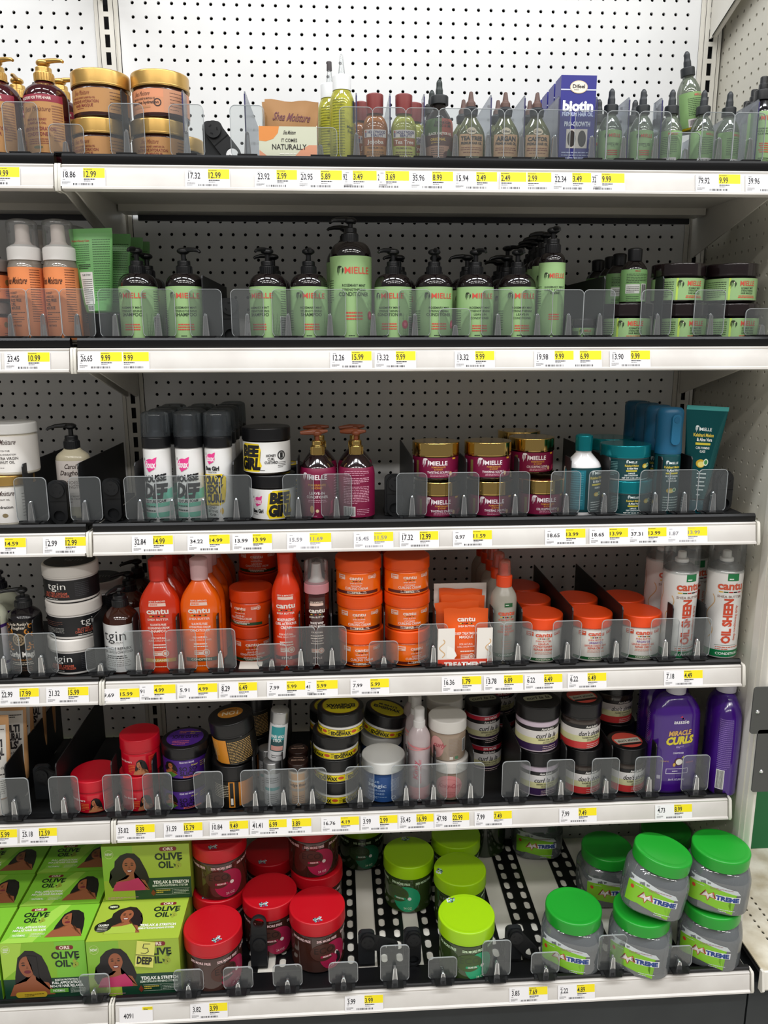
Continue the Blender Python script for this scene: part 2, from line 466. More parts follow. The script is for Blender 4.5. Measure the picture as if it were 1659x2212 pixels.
store_shelf(5, .002, W + .022, 'deep bottom deck of the wide section with black slotted tracks', yb=YB, deep=True, liner=False)
store_shelf(5, -1.22, -.002, 'deep bottom deck of the section at the left edge', yb=YB, deep=True, liner=True)
# neighbouring base deck at the right edge, worn and empty
DIRT = noisy('scuffed_deck', '#b9ad93', '#e6e0cf', 16, .5, detail=8)
zd = ZS[5] - .001; cx = 1.562
r = empty('store_shelf', (cx, .1, zd)); tag(r, 'worn empty cream base deck at the right edge, perforated', 'shelf', 'metal store shelves')
c1, c2 = (on_z(1632, 1951, zd), on_z(1632, 1992, zd)); hol = []
for c in (c1, c2): hol += [stadium((c.x - cx) * 1e3 - 2.5, (c.x - cx) * 1e3 + 2.5, y, y + 9, 2) for y in range(-190, 240, 17)]
b = MB(); b.prism([(-298, -200), (300, -200), (300, 260), (-298, 260)], -3, 0, DIRT, hol)
b.box(-298, 300, -196, 255, -14, -10, DARKV); obj('deck', b.build('deck'), r)
b = MB().prism([(-200, 0), (-203, -2), (-209, -36), (-206, -41), (-196, -41), (-196, -3)], -296, 300, CREAM, ax='x'); obj('price_rail', b.build('price_rail'), r)
b = MB().prism([(-196, 1), (-204, 1), (-212, -38), (-208, -44), (-196, -44)], -301, -296, CREAM, ax='x'); obj('end_cap', b.build('end_cap'), r)
struct('wall_far_right', MB().box(0, 700, 0, 4, 0, 2300, CREAM).build('wall_far_right'), (XP + .02, D, .15))
q = on_y(1624, 1535, -.042)
r = empty('hinge_plate', (q.x + .039, -.042, q.z)); tag(r, 'dark grey metal plate with a screw bolted beside the end panel', 'metal plate')
b = MB().prism(rrect(-39, 60, -48, 48, 6), -1.5, 1.5, M('#4a4b48', .55), ax='y'); b.prism(rrect(-23, 60, -172, -40, 4), -1.5, 1.5, M('#4a4b48', .55), ax='y'); obj('plate', b.build('plate'), r)
for u, v in ((-28, -2), (-8, -128)):
    b = MB().loft([(4, -3), (4, 0), (2.5, 1.5)], CHROME, seg=14); obj('screw', b.build('screw'), r, (u * .001, -.002, v * .001), (R(90), 0, 0))
q = on_z(1640, 1833, zd)
r = empty('storage_bin', (q.x + .07, q.y + .06, zd + .0005)); tag(r, 'dark green bin at the right edge beyond the end panel', 'bin')
b = MB().prism(rrect(-110, 150, -60, 60, 14), 0, 210, M('#0e6a38', .4)); obj('body', b.build('body'), r)
b = MB().prism(rrect(-114, 154, -64, 64, 16), 202, 214, M('#0d5f34', .4)); obj('rim', b.build('rim'), r)
# brackets that carry a shelf above the picture
for nm, x, lab in (('shelf_bracket', -.006, 'cream shelf bracket above the left upright, cut by the top edge'), ('shelf_bracket', W - .004, 'cream shelf bracket above the right upright, cut by the top edge')):
    zb = 2.075 if x < .5 else 2.03
    r = empty(nm, (x, D - .008, zb)); tag(r, lab, 'bracket')
    b = MB().prism([(0, 0), (-12, 0), (-262, 92), (-262, 135), (0, 135)], -1.5, 1.5, CREAM, ax='x'); b.prism([(-12, 0), (-262, 92), (-262, 95), (-12, 3)], -1.5, 9, CREAM, ax='x')
    obj('plate', b.build('plate'), r)
    b = MB().box(-1.5, 1.5, -1, 18, 20, 40, CREAM); b.box(-1.5, 1.5, -1, 18, 84, 104, CREAM); obj('hook', b.build('hook'), r)
# ================================================================== dividers with clear fronts
def panel_mesh(hh, w=56, r=9):
    b = MB().prism(rrect(-w / 2, w / 2, 0, hh, r), -1, 1, ACRY, ax='y')
    o = rrect(-w / 2, w / 2, 0, hh, r); i_ = rrect(-w / 2 + .8, w / 2 - .8, .8, hh - .8, r - .8)
    b.prism(o, -1.15, 1.15, ACRE, [i_], 'y'); return b.build('front_panel')
def spike_mesh(hh):
    b = MB(); b.prism([(-5, 0), (5, 0), (2.6, hh * .92), (0, hh), (-2.6, hh * .92)], -9, -1.6, FINM, ax='y')
    b.prism([(-5.8, 0), (-4.1, 0), (-1.9, hh * .9), (-3.3, hh * .9)], -9.6, -8.6, CHROME, ax='y'); b.prism([(4.1, 0), (5.8, 0), (3.3, hh * .9), (1.9, hh * .9)], -9.6, -8.6, CHROME, ax='y')
    b.loft([(2.9, hh * .88), (2.9, hh * .94), (1.2, hh)], CHROME, cy=-6, seg=12)
    return b.build('support_fin')
def blade_mesh(m, L=325, hh=104, edge=None):
    b = MB().prism([(4, -4), (L, -4), (L, hh), (8, hh), (4, hh - 5)], -1, 1, m, ax='x')
    if edge: b.box(-1.1, 1.1, 3.4, 4, -4, hh - 5, edge)
    return b.build('blade')
def clip_mesh():
    b = MB().box(-16, 16, -19, -2, 1, 3, BLK); b.box(-25, 25, -2, 3, 0, 3, BLKM); b.box(-22, 22, -12, -1.5, 0, 1.2, BLKM); return b.build('base_clip')
PT, PS_, SPT, SPS, CLIP = panel_mesh(80), panel_mesh(48), spike_mesh(38), spike_mesh(19), clip_mesh()
SMK = clear('smoke_blade', '#e4e7ec', '#9aa0ac', .1, .15, .04)
BLEN = (305, 170, 90, 40)
BL_B, BL_S = [blade_mesh(BLKM, q) for q in BLEN], [blade_mesh(SMK, q, edge=M('#34315c', .3)) for q in BLEN]
trk = MB()
for sx in (-1, 1):
    a, c = (1, 30) if sx > 0 else (-30, -1)
    trk.prism([(a, 54), (c, 54), (c, 440), (a, 440)], 0, 3, BLK, [stadium(a + 8, c - 8, y, y + 25, 4) for y in range(62, 420, 33)])
trk.box(-1, 1, 54, 440, 0, 3, BLK); TRK = trk.build('slotted_track')
ORD = 'first second third fourth fifth sixth seventh eighth ninth tenth eleventh twelfth thirteenth fourteenth fifteenth sixteenth'.split()
DIV = [[(46, 1), (142, 0), (275, 1), (404, 1), (535, 1), (692, 0), (770, 1), (841, 1), (913, 1), (983, 1), (1054, 1), (1125, 1), (1197, 1), (1277, 1), (1345, 1), (1414, 1), (1480, 0), (1551, 1), (1618, 1)],
       [(25, 1), (95, 1), (168, 1), (250, 1), (343, 1), (445, 1), (535, 1), (623, 1), (713, 1), (806, 1), (896, 1), (983, 0), (1075, 1), (1160, 1), (1227, 1), (1294, 1), (1418, 1), (1533, 1), (1645, 0)],
       [(68, 1), (185, 1), (304, 1), (373, 1), (440, 1), (511, 1), (645, 1), (727, 1), (890, 1), (1002, 1), (1112, 1), (1222, 1), (1304, 1), (1414, 1), (1477, 1), (1539, 1)],
       [(10, 1), (90, 1), (217, 0), (300, 1), (392, 1), (477, 1), (587, 0), (650, 1), (717, 1), (829, 0), (936, 1), (1058, 1), (1118, 1), (1225, 1), (1330, 1), (1436, 1), (1505, 1)],
       [(32, 1), (139, 1), (255, 1), (341, 1), (451, 1), (552, 1), (613, 1), (675, 1), (778, 1), (877, 1), (936, 1), (1016, 1), (1115, 1), (1211, 1), (1308, 1), (1401, 1), (1503, 1)],
       [(203, 0), (407, 0), (514, 0), (621, 0), (742, 0), (853, 1), (957, 0), (1073, 1), (1179, 0), (1323, 1), (1467, 0)]]
BLADE = ['4433043034000003440', '4444404444444440344', '0004402400330304', '33233323033300030', '00332302333213034']
ROWY = [325, 715, 1100, 1415, 1720, 2120]
def ordinal(k): return ORD[k] if k < 16 else ('seventeenth', 'eighteenth', 'nineteenth', 'twentieth')[k - 16]
for s, row in enumerate(DIV):
    y = (.0265, .0265, .023, .019, .017, YB + .0105)[s]
    for k, (px, tall) in enumerate(row):
        z = ZS[s] + LIPT[s] + .0002; zb = z + .02
        r = empty('shelf_divider', (x_at(px, y - .006, zb), y, z))
        n = len(row); pos = ordinal(k) + ' from the left' if k <= n // 2 else (ordinal(n - 1 - k) + ' from the right' if k < n - 1 else 'last at the right')
        tag(r, '%s clear plastic divider front on the %s shelf, %s' % ('tall' if tall else 'short', SHELF[s], pos), 'divider', 'clear fronted dividers on the %s shelf' % SHELF[s])
        obj('front_panel', PT if tall else PS_, r, (0, 0, .001)); obj('support_fin', SPT if tall else SPS, r, (0, 0, .002)); obj('base_clip', CLIP, r)
        if s < 5:
            q = int(BLADE[s][k])
            if q < 4: obj('blade', (BL_S if s == 0 and px > 300 else BL_B)[q], r, (x_at(px, .05, zb) - r.location.x, 0, 0))
        else: obj('slotted_track', TRK, r, (0, 0, -.0157))
# ================================================================== price tags
YEL = M('#f5e21a', .55); PAP = M('#f1eff0', .5); INK = M('#26262b', .6)
def price_tag(s, x0, x1, a, b, label, dz=0., small=False, wide=82., faded=False, blank=False):
    z = ZS[s] - .0205 - dz; f = 0. if s < 5 else YB
    xa, xb = x_at(x0, f - .007, z), x_at(x1, f - .007, z); w = max((xb - xa) * 1e3, 20); h = 29.5
    r = empty('price_tag', ((xa + xb) / 2, f - .0075, z), (R(-11), 0, 0)); tag(r, label, 'price tag', 'price tags on the %s rail' % SHELF[s])
    obj('card', MB().prism(rrect(-w / 2, w / 2, -h / 2, h / 2, .6, 2), -.25, .25, PAP, ax='y').build('card'), r)
    L = Lab(); ink = INK if not faded else M('#8a8a90', .6)
    if blank: return r, L, w
    yl = w / 2 - (w * .49 if a else w * .8); yr = w / 2 - (.5 if small or s > 2 else 1)
    if w < 45 and not a: yl = -w / 2 + 1
    if w < 66 and a: yl = w / 2 - 40
    zy = 2.5 if not small else 1.
    L.rect(yl, yr, -1.2 if not small else -2, h / 2 - .4, YEL, 1)
    fw = 4.25 if not small else 4.9; bh = 9.6 if not small else 6.4
    if b: L.txt(b, yl + 1, zy + (2.2 if not small else 3.4), bh, ink, w=fw * (len(b) - .45), al='l', bold=.015)
    L.lines(yl + 1, yl + 17, h / 2 - 2, 1, 1, ink, .9, seed=2)
    if a:
        L.txt(a, -w / 2 + (5 if len(a) > 3 else 1), zy + (1.4 if not small else 2), bh, ink, w=fw * (len(a) - .45), al='l', bold=.015)
        L.lines(-w / 2 + 5, -w / 2 + 15, h / 2 - 3.6, 1, 1, ink, .7, seed=4); L.lines(-w / 2 + 4, -w / 2 + 11, -3.6, 1, 1, ink, .7, seed=4)
        L.lines(-w / 2 + 3, -w / 2 + 16, -7.5, 3, 1.7, ink, .6, seed=9)
    L.lines(yl + 1, yl + 24, -2.6, 1, 1, ink, 1.7, seed=6); L.lines(yl + 1, yl + 20, -6, 1, 1, ink, .8, seed=8)
    bx = max(yl - 16, -w / 2 + 2); L.bars(bx, min(bx + 32, w / 2 - 6), -13, -9.6, 2, seed=int(x0), ink=ink, paper=None)
    obj('print', L.mesh('print', flat(-.25), sx=0, lift=.08, step=.05), r)
    return r
TAGS = [
 [(-54, 44, '12.86', '9.99', 0), (130, 228, '18.86', '12.99', 0), (400, 497, '17.32', '12.99', 0), (550, 643, '23.92', '2.99', 0), (643, 740, '20.95', '5.89', 0), (740, 815, '92', '3.49', 0), (815, 885, '2', '3.69', 0), (885, 980, '35.96', '8.99', 0), (980, 1075, '15.94', '2.49', 0), (1080, 1138, '', '2.49', 0), (1138, 1192, '', '2.99', 0), (1192, 1278, '22.34', '3.49', 0), (1278, 1350, '32', '9.99', 0), (1502, 1600, '79.92', '9.99', 0), (1610, 1710, '39.96', '9.99', 0)],
 [(-70, 2, '', '9.99', 0), (10, 109, '23.45', '10.99', 0), (168, 265, '26.65', '9.99', 0), (265, 323, '', '9.99', 0), (713, 804, '12.26', '15.99', 0), (809, 899, '13.32', '9.99', 0), (982, 1069, '13.32', '9.99', 0), (1154, 1240, '19.98', '9.99', 0), (1240, 1300, '', '6.99', 0), (1317, 1405, '13.90', '9.99', 0)],
 [(-38, 57, '15.50', '14.59', 1), (93, 187, '12.99', '12.99', 0), (285, 375, '32.84', '14.99', 0), (405, 497, '34.22', '14.99', 1), (502, 588, '13.99', '13.99', 1), (620, 716, '15.59', '11.69', 1), (764, 850, '15.45', '11.59', 1), (863, 948, '17.32', '12.99', 0), (978, 1063, '0.97', '11.59', 1), (1177, 1265, '18.65', '13.99', 1), (1273, 1357, '18.65', '13.99', 1), (1357, 1440, '37.31', '13.99', 1), (1440, 1528, '1.87', '13.99', 1)],
 [(-2, 85, '22.99', '17.99', 0), (100, 192, '21.32', '15.99', 0), (214, 302, '19.69', '15.99', 1), (302, 380, '91', '4.99', 1), (383, 470, '5.91', '4.99', 1), (473, 556, '8.29', '6.49', 0), (577, 660, '7.99', '5.99', 1), (660, 730, '41', '5.99', 1), (757, 841, '7.99', '5.99', 1), (954, 1040, '16.36', '1.79', 0), (1045, 1130, '13.78', '6.89', 0), (1133, 1215, '6.22', '6.49', 0), (1226, 1310, '6.22', '6.49', 0), (1434, 1518, '7.18', '4.49', 0)],
 [(-45, 38, '16.50', '15.99', 0), (43, 124, '25.18', '12.59', 0), (250, 335, '35.02', '8.39', 0), (354, 438, '31.59', '15.79', 0), (453, 537, '10.84', '9.49', 0), (540, 620, '41.41', '6.99', 0), (620, 673, '', '3.89', 0), (694, 776, '16.76', '4.19', 1), (779, 859, '3.99', '2.99', 0), (860, 937, '35.45', '16.99', 0), (938, 1014, '47.98', '22.99', 0), (1025, 1106, '7.99', '7.49', 0), (1208, 1289, '7.99', '7.49', 0), (1415, 1495, '4.73', '8.99', 0)],
 [(411, 492, '3.82', '3.99', 0), (745, 828, '3.99', '3.99', 0), (1100, 1183, '3.85', '7.69', 0), (1205, 1285, '2.22', '4.89', 0)]]
for s, row in enumerate(TAGS):
    for k, (x0, x1, a, b, sm) in enumerate(row):
        n = len(row); pos = ordinal(k) + ' from the left' if k <= n // 2 else (ordinal(n - 1 - k) + ' from the right' if k < n - 1 else 'last at the right')
        cut = len(a) < 3 or x0 < 0
        price_tag(s, x0, x1, a, b, 'price tag %s on the %s rail, %s' % (b if cut else a + ' and ' + b, SHELF[s], pos), small=bool(sm),
                  faded=(s == 2 and x0 in (620, 764, 1440)), dz=.006 if (s, x0) == (3, 214) else 0)
r, L, w = price_tag(5, 258, 330, '', '', 'torn plain strip reading 4091 on the bottom rail', blank=True)
L.txt('4091', -14, -2, 9, INK, w=18); L.rect(12, w / 2, 8, 14, YEL, 1); L.lines(14, w / 2 - 1, 12, 2, 2.4, INK, 1.2)
obj('print', L.mesh('print', flat(-.25), sx=0, lift=.08, step=.05), r)
# ================================================================== products: shapes
def lid_mesh(r, z0, z1, m, ribs=0, m2=None, e=3):
    b = MB(); p = fil([(r, z0), (r, z1, e), (0.01, z1)])
    b.loft([(r - .8, z0)] + p, m, cap=False)
    if m2: b.loft([(.01, z1 + .2), (r - 5, z1 + .2)], m2, cap=False)
    if ribs:
        for k in range(ribs):
            a = 2 * math.pi * k / ribs; b.box(-.4, .4, -.4, .4, 0, 0.01, m) if False else None
        b.loft([(r, z0 + (z1 - z0) * .55), (r + .35, z0 + (z1 - z0) * .58), (r, z0 + (z1 - z0) * .61)], m, cap=False)
    b.add([(r - .8, 0, z0)], [], m)
    return b
def jar(cat_name, r, h, lh, body, lid, lab=None, br=None, lz=None, lt=None, e=3, base=None, cat='jar', sq=2.0, lidlab=None, lid_label=None):
    br = br or r - 1.2
    prof = fil([(br - 4, 0), (br, 2, 4), (br, h - lh - 5, 4), (br - 3, h - lh), (br - 3, h - lh + 2)])
    prof[0] = (br - 4, 0)
    b = MB().loft(prof, body, n=sq)
    parts = [('jar_body', b.build('jar_body'))]
    l = MB().loft([(r - 1.5, h - lh)] + fil([(r, h - lh + .01, .1), (r, h, e), (r - 6, h)]), lid); 
    l.loft([(r + .25, h - lh + 1), (r + .45, h - lh + 2), (r + .25, h - lh + 3)], lid, cap=False)
    if lt: l.loft([(r - 5, h + .05), (r - 5.2, h + .3)], lt, cap=True)
    lp = ('lid', l.build('lid'), lid_label)
    if lidlab: lp = ('lid', lp[1], lid_label, [('lid_label', lidlab.mesh('lid_label', top(h), sx=0))])
    parts.append(lp)
    if lab: parts.append(('label', lab.mesh('label', surf([(br, 0), (br, h)], n=sq))))
    return Kind(cat_name, cat, h, parts)
def pump(cr, z0, ch, stem, hm, cm, nz=30, hr=10.5, drop=6, wide=False):
    """collar from z0 and a pump head with its spout towards -Y"""
    b = MB(); p = [(cr, z0), (cr, z0 + ch * .62)]
    b.loft(fil([(cr, z0), (cr, z0 + ch * .6, 1.5), (cr - 2.5, z0 + ch * .66, 1), (cr - 2.5, z0 + ch, 2), (5, z0 + ch)]), cm, seg=36)
    for k in range(24):
        a = 2 * math.pi * k / 24; x, y = math.cos(a) * cr, math.sin(a) * cr
        b.box(x - .45, x + .45, y - .45, y + .45, z0 + 1, z0 + ch * .54, cm)
    col = b.build('pump_collar')
    z = z0 + ch; b = MB(); b.loft([(4.2, z - 2), (4.2, z + stem + 1)], hm, seg=18)
    zt = z + stem
    b.loft(fil([(6, zt - 1), (hr, zt + 2, 2), (hr, zt + 6, 3), (hr - 4, zt + 9, 2), (.01, zt + 9.4)]), hm, seg=28, cap=False)
    w = 5.5 if wide else 4.2
    b.tube([(0, 4, zt + 5.6), (0, -hr, zt + 6.2), (0, -hr - nz * .5, zt + 5.4), (0, -hr - nz * .9, zt + 5.4 - drop * .5), (0, -hr - nz, zt + 5.4 - drop)], [w, w, w * .85, w * .65, w * .55], hm, seg=12)
    if wide: b.tube([(0, -4, zt + 5.6), (0, hr, zt + 6.4), (0, hr + 10, zt + 7.2)], [w, w * .8, w * .45], hm, seg=12)
    return [('pump_collar', col), ('pump_head', b.build('pump_head'))]
def bottle(prof, m, ky=1., n=2., nm='bottle_body', m2=None): return (nm, MB().loft(prof, m, ky, n, m2=m2).build(nm))
def cap(prof, m, ky=1., n=2., nm='cap', cx=0, cy=0): return (nm, MB().loft(prof, m, ky, n, cx=cx, cy=cy).build(nm))
def label(L, prof, ky=1., n=2., szp=6., nm='label', sx=4.): return (nm, L.mesh(nm, surf(prof, ky, n), sx=sx, szp=szp))
HAIR, SKIN = '#1b1617', '#96583a'
def portrait(L, x, z, s, kind='wavy', dress=None, ly=2, skin=SKIN):
    """printed picture of a smiling person with dark hair; s = height of the face in mm"""
    def P(pts, m, l): L.poly([(x + a * s, z + b * s) for a, b in pts], m, ly + l)
    if kind == 'wavy':
        P([(-.1, .95), (.4, .9), (.75, .55), (.95, .1), (1.15, -.35), (1.3, -.9), (1.2, -1.25), (.6, -1.2), (-.6, -1.2), (-1.25, -1.5), (-1.45, -1.05), (-1.2, -.7), (-1.3, -.3), (-1.0, 0), (-.95, .4), (-.55, .8)], HAIR, 0)
    elif kind == 'curly':
        P([(0, .95), (.5, .85), (.8, .5), (1.05, .15), (1.0, -.1), (1.25, -.4), (1.15, -.7), (1.3, -1.0), (.9, -1.25), (-.9, -1.25), (-1.3, -1.05), (-1.2, -.7), (-1.4, -.4), (-1.05, -.1), (-1.05, .3), (-.7, .7)], HAIR, 0)
    else:
        P([(-.15, .95), (.3, .92), (.75, .6), (1.0, .0), (1.15, -.7), (1.25, -1.5), (.5, -1.6), (-.9, -1.4), (-.85, -.6), (-.72, 0), (-.6, .55)], HAIR, 0)
    P([(-.22, -.35), (.28, -.35), (.3, -.8), (1.0, -1.0), (1.3, -1.7), (-1.25, -1.7), (-.95, -1.05), (-.25, -.85)], skin, .5)
    if dress: P([(-.85, -1.05), (-.1, -1.0), (.55, -.8), (.95, -1.35), (1.0, -1.7), (-1.2, -1.7), (-1.1, -1.3)], dress, .8)
    fx = 0 if kind != 'straight' else -.12
    L.poly([(x + fx * s + .46 * s * math.sin(t) * (1 - .18 * max(0, -math.cos(t))), z + .62 * s * math.cos(t)) for t in [2 * math.pi * k / 24 for k in range(24)]], skin, ly + 1)
    for sx in (-1, 1):
        if kind == 'straight' and sx > 0: continue
        L.ell(x + (fx + sx * .2) * s, z + .1 * s, .1 * s, .045 * s, '#22140f', ly + 2, 10)
        L.poly([(x + (fx + sx * .08) * s, z + .22 * s), (x + (fx + sx * .33) * s, z + .2 * s), (x + (fx + sx * .2) * s, z + .28 * s)], '#22140f', ly + 2)
    L.poly([(x + (fx - .07) * s, z - .12 * s), (x + (fx + .07) * s, z - .12 * s), (x + fx * s, z + .08 * s)], '#7c452c', ly + 2)
    L.ell(x + fx * s, z - .3 * s, .2 * s, .1 * s, '#6e2430', ly + 2, 14)
    if kind != 'straight': L.poly([(x + (fx - .16) * s, z - .27 * s), (x + (fx + .16) * s, z - .27 * s), (x + (fx + .09) * s, z - .34 * s), (x + (fx - .09) * s, z - .34 * s)], '#f2efe9', ly + 3)
    if kind == 'straight': L.poly([(x - .1 * s, z + .66 * s), (x + .45 * s, z + .6 * s), (x + .5 * s, z - .75 * s), (x + .2 * s, z - .5 * s), (x + .12 * s, z + .1 * s)], HAIR, ly + 3)
def queen(L, x, z, s, m, m2, ly=3):
    """small emblem: a bowed head with hanging locks"""
    for k, (a, b, t) in enumerate(((-.46, .42, .75), (-.3, .55, 1.2), (-.08, .6, .95), (.3, .42, .95), (.42, .3, .6))):
        L.poly([(x + a * s, z + b * s), (x + (a + .11) * s, z + (b + .04) * s), (x + (a + .09) * s, z + (b - t * .6) * s), (x + (a - .02) * s, z + (b - t) * s), (x + (a - .02) * s, z + (b - t * .5) * s)], m, ly)
    L.ell(x - .08 * s, z + .52 * s, .34 * s, .17 * s, m, ly, 12); L.ell(x + .17 * s, z + .36 * s, .07 * s, .1 * s, m2, ly + 1, 8)
def sprig(L, x, z, h, m='#4d6b44', ly=2):
    for st, lean in ((0, .18), (3, .42), (-3, -.05)):
        for k in range(7):
            q = k / 7 * h; cx = x + st + lean * q * .6
            for d in (-1, 1): L.poly([(cx, z + q), (cx + d * h * .09, z + q + h * .12), (cx + d * h * .03, z + q + h * .05)], m, ly)
        L.poly([(x + st - .25, z), (x + st + .25, z), (x + st + lean * h * .6 + .2, z + h), (x + st + lean * h * .6 - .2, z + h)], m, ly)
# ------------------------------------------------------------------ shelf 1
KRAFT, MAROON = '#b5844f', '#42161d'
BODYM = clear('maroon_body', '#5a2228', '#3d1319', .82, .08, .05)
p = fil([(33, 0), (35, 3, 3), (35, 106, 6), (30, 118, 8), (16, 127, 4), (11, 131)])
L = Lab(); L.rect(-46, 46, 16, 104, KRAFT); L.rect(-46, 46, 93, 104, '#8c2137', 1)
L.txt('MOISTURE FOR TYPE 4 HAIR', 0, 98.5, 4.2, '#f2e4d8', w=52, bold=.02)
L.txt('Shea Moisture', 0, 82, 7.5, '#5b1722', w=46, shear=.35, bold=-.006)
L.txt('MANUKA HONEY', 0, 66, 3.4, '#7c2631', w=34); L.txt('& MAFURA OIL', 0, 60.5, 3.4, '#7c2631', w=32)
L.txt('INTENSIVE HYDRATION', 0, 52, 5.4, '#7c2631', w=60); L.txt('CONDITIONER', 0, 44, 5.4, '#7c2631', w=42)
L.lines(-18, 18, 37, 3, 3.2, '#8a4a3a', al='c'); L.ell(0, 24, 8, 2.4, '#6d6a4d', 1); L.lines(26, 44, 88, 14, 4, '#8a5a40')
HONEY_PUMP = Kind('pump_bottle', 'bottle', 165, [bottle(p, BODYM), label(L, p)] + pump(15.5, 130, 22, 3, GOLD, GOLD, 30, 11, 4))
def kraft_jar(face, ink, up):
    L = Lab(); L.rect(-92, 92, 7, 43, face)
    if up: L.rect(26, 70, 7, 43, '#c98f6d', 1); L.rect(-40, 92, 30, 43, '#d9906a', .5)
    L.txt('Shea Moisture', -12, 36, 7, ink, w=30, shear=.35, bold=-.006)
    L.txt('MANUKA HONEY & MAFURA OIL', -8, 28, 2.8, ink, w=42)
    L.txt('intensive hydration' if up else 'INTENSIVE HYDRATION', -8, 22.5, 4.4, ink, w=52, bold=.02 if up else .01)
    if not up: L.txt('HAIR MASQUE', -8, 16.5, 4.4, ink, w=34); L.lines(-22, 6, 12.5, 1, 2, ink)
    else: L.ring(16, 22, 4.5, 6.2, ink, 2); L.rect(-30, 4, 14, 17, '#b9845c', 2)
    L.lines(36, 62, 38, 6, 5, '#6b4a3a', 1.0)
    return jar('cream_jar', 47.5, 72.5, 24, M('#351a18', .25, coat=.4), GOLD, L, 46, e=4)
KRAFT_JAR = kraft_jar(KRAFT, '#7c2b2c', 0); PEACH_JAR = kraft_jar('#cf8e68', '#3c2a28', 1)
BOTTLEC = lambda nm, t, f, s=.5: clear(nm, t, f, s, .06, .06)
OILY = BOTTLEC('yellow_oil', '#eceb8c', '#d2cf58', .45)
p = fil([(19, 0), (21, 2, 2), (21, 106, 8), (15, 120, 5), (12, 122)])
L = Lab()
L.lines(-17, 4, 104, 22, 4.2, '#5d6424', 1.1); L.txt('Mega', 14, 62, 5, '#3a4422', w=13); L.txt('Fast', 14, 55, 5, '#3a4422', w=10)
for k in range(12): L.rect(16, 19 + (k % 3 == 0) * 3, 8 + k * 4, 8.7 + k * 4, '#4c5426', 2)
L.rect(20, 27, 70, 104, '#22304a', 2); L.ell(-4, 3, 7, 2, '#3d9ab0', 2)
NOZZLE_OIL = Kind('oil_bottle', 'bottle', 178, [bottle(p, OILY), cap(fil([(15.5, 121), (15.5, 144, 2), (4, 146)]), '#eceeee'), cap(fil([(6, 145), (2.2, 176, 1), (.6, 178)]), CAPC, nm='nozzle'), label(L, p)])
NOZZLE_OIL2 = Kind('oil_bottle', 'bottle', 178, NOZZLE_OIL.parts[:3] + [cap(fil([(4.6, 166), (4.2, 180, 1), (1, 181)]), '#3d3638', nm='nozzle_tip')] + NOZZLE_OIL.parts[3:])
def hollywood(nm, tint, fill, word, band, body):
    p = fil([(19, 0), (21.5, 3, 3), (21.5, 66, 9), (16, 78, 6), (11.5, 82), (11.5, 86)])
    L = Lab(); L.rect(-19, 19, 46, 58, '#e6dcd8'); L.txt('HOLLYWOOD', 2, 54, 4.2, '#4a4378', w=29, bold=.03); L.txt('BEAUTY', 3, 49, 4, '#4a4378', w=20, bold=.03)
    L.rect(-17, -15, 47, 54, '#4a4378', 2); L.ell(-16, 55, 1.2, 2, '#c0392b', 2, 8)
    L.rect(-19, 19, 33, 45, band); L.txt(word, 0, 39, 6, '#f3e7dc', w=27 if len(word) < 8 else 31, bold=.02)
    L.rect(-19, 19, 7, 32.5, body); L.txt('PREMIUM OIL', 0, 29.5, 3, '#5a3a22', w=26); L.lines(-15, 15, 24, 5, 3.4, '#7a5a30', al='c'); L.rect(-18, 18, 3, 7, band)
    return Kind('oil_bottle', 'bottle', 116, [bottle(p, clear(nm, tint, fill, .62, .06, .06), .66, 2.4), cap(fil([(14, 84), (14.5, 114, 1.5), (9, 116)]), M('#7c2f2d', .35), ky=.9), label(L, p, .66, 2.4)])
JOJOBA = hollywood('jojoba_oil', '#d99b55', '#c07a3c', 'Jojoba', '#a8623f', '#cd8f50')
TEATREE = hollywood('teatree_oil', '#dedf8a', '#bfc25a', 'Tea Tree', '#a8623f', '#c9c967')
def dropper(z0, r, m, cm=M('#1c2022', .45), bulb=26):
    c = fil([(r, z0), (r, z0 + 13, 1.5), (r - 4, z0 + 14.5)]); k = z0 + 14
    return [cap(c, cm, nm='dropper_collar'), cap(fil([(6.4, k), (6.2, k + bulb * .35, 1), (5.2, k + bulb * .5, 2), (5, k + bulb - 4, 3), (2, k + bulb)]), m, nm='rubber_bulb')]
p = fil([(21, 0), (23.5, 3, 3), (23.5, 74, 10), (14, 90, 6), (11, 94), (11, 101)])
L = Lab(); L.rect(-34, 34, 8, 76, '#4a4a35'); L.rect(2, 34, 48, 76, '#a44632', 1); L.rect(-34, 2, 52, 76, '#4d6a35', .9)
L.txt('Jamaican', 4, 70, 6, '#2a1512', w=30, shear=.2); L.txt('MANGO & LIME', 4, 64, 4, '#2a1512', w=30); L.rect(-34, 34, 26, 50, '#5a3326', 1)
L.txt('BLACK CASTOR OIL', 0, 52, 4, '#efe6d8', w=42, bold=.03); L.txt('ORIGINAL', -4, 43, 4.2, '#e0b84a', w=26, bold=.03); L.lines(-16, 14, 38, 1, 2, '#e0b84a')
L.rect(-34, 16, 8, 33, '#b98d76', 1.2); L.lines(-16, 6, 30, 6, 3.4, '#5a4438', 1.2); L.ell(11, 18, 6, 7, '#5a2e22', 2); L.ell(16, 20, 4, 9, '#3c4a2a', 2.4)
JAMAICA = Kind('dropper_bottle', 'bottle', 141, [bottle(p, clear('dark_oil', '#4a3a30', '#2a2420', .75, .06, .07)), label(L, p)] + dropper(101, 15.5, M('#1f2a28', .4)))
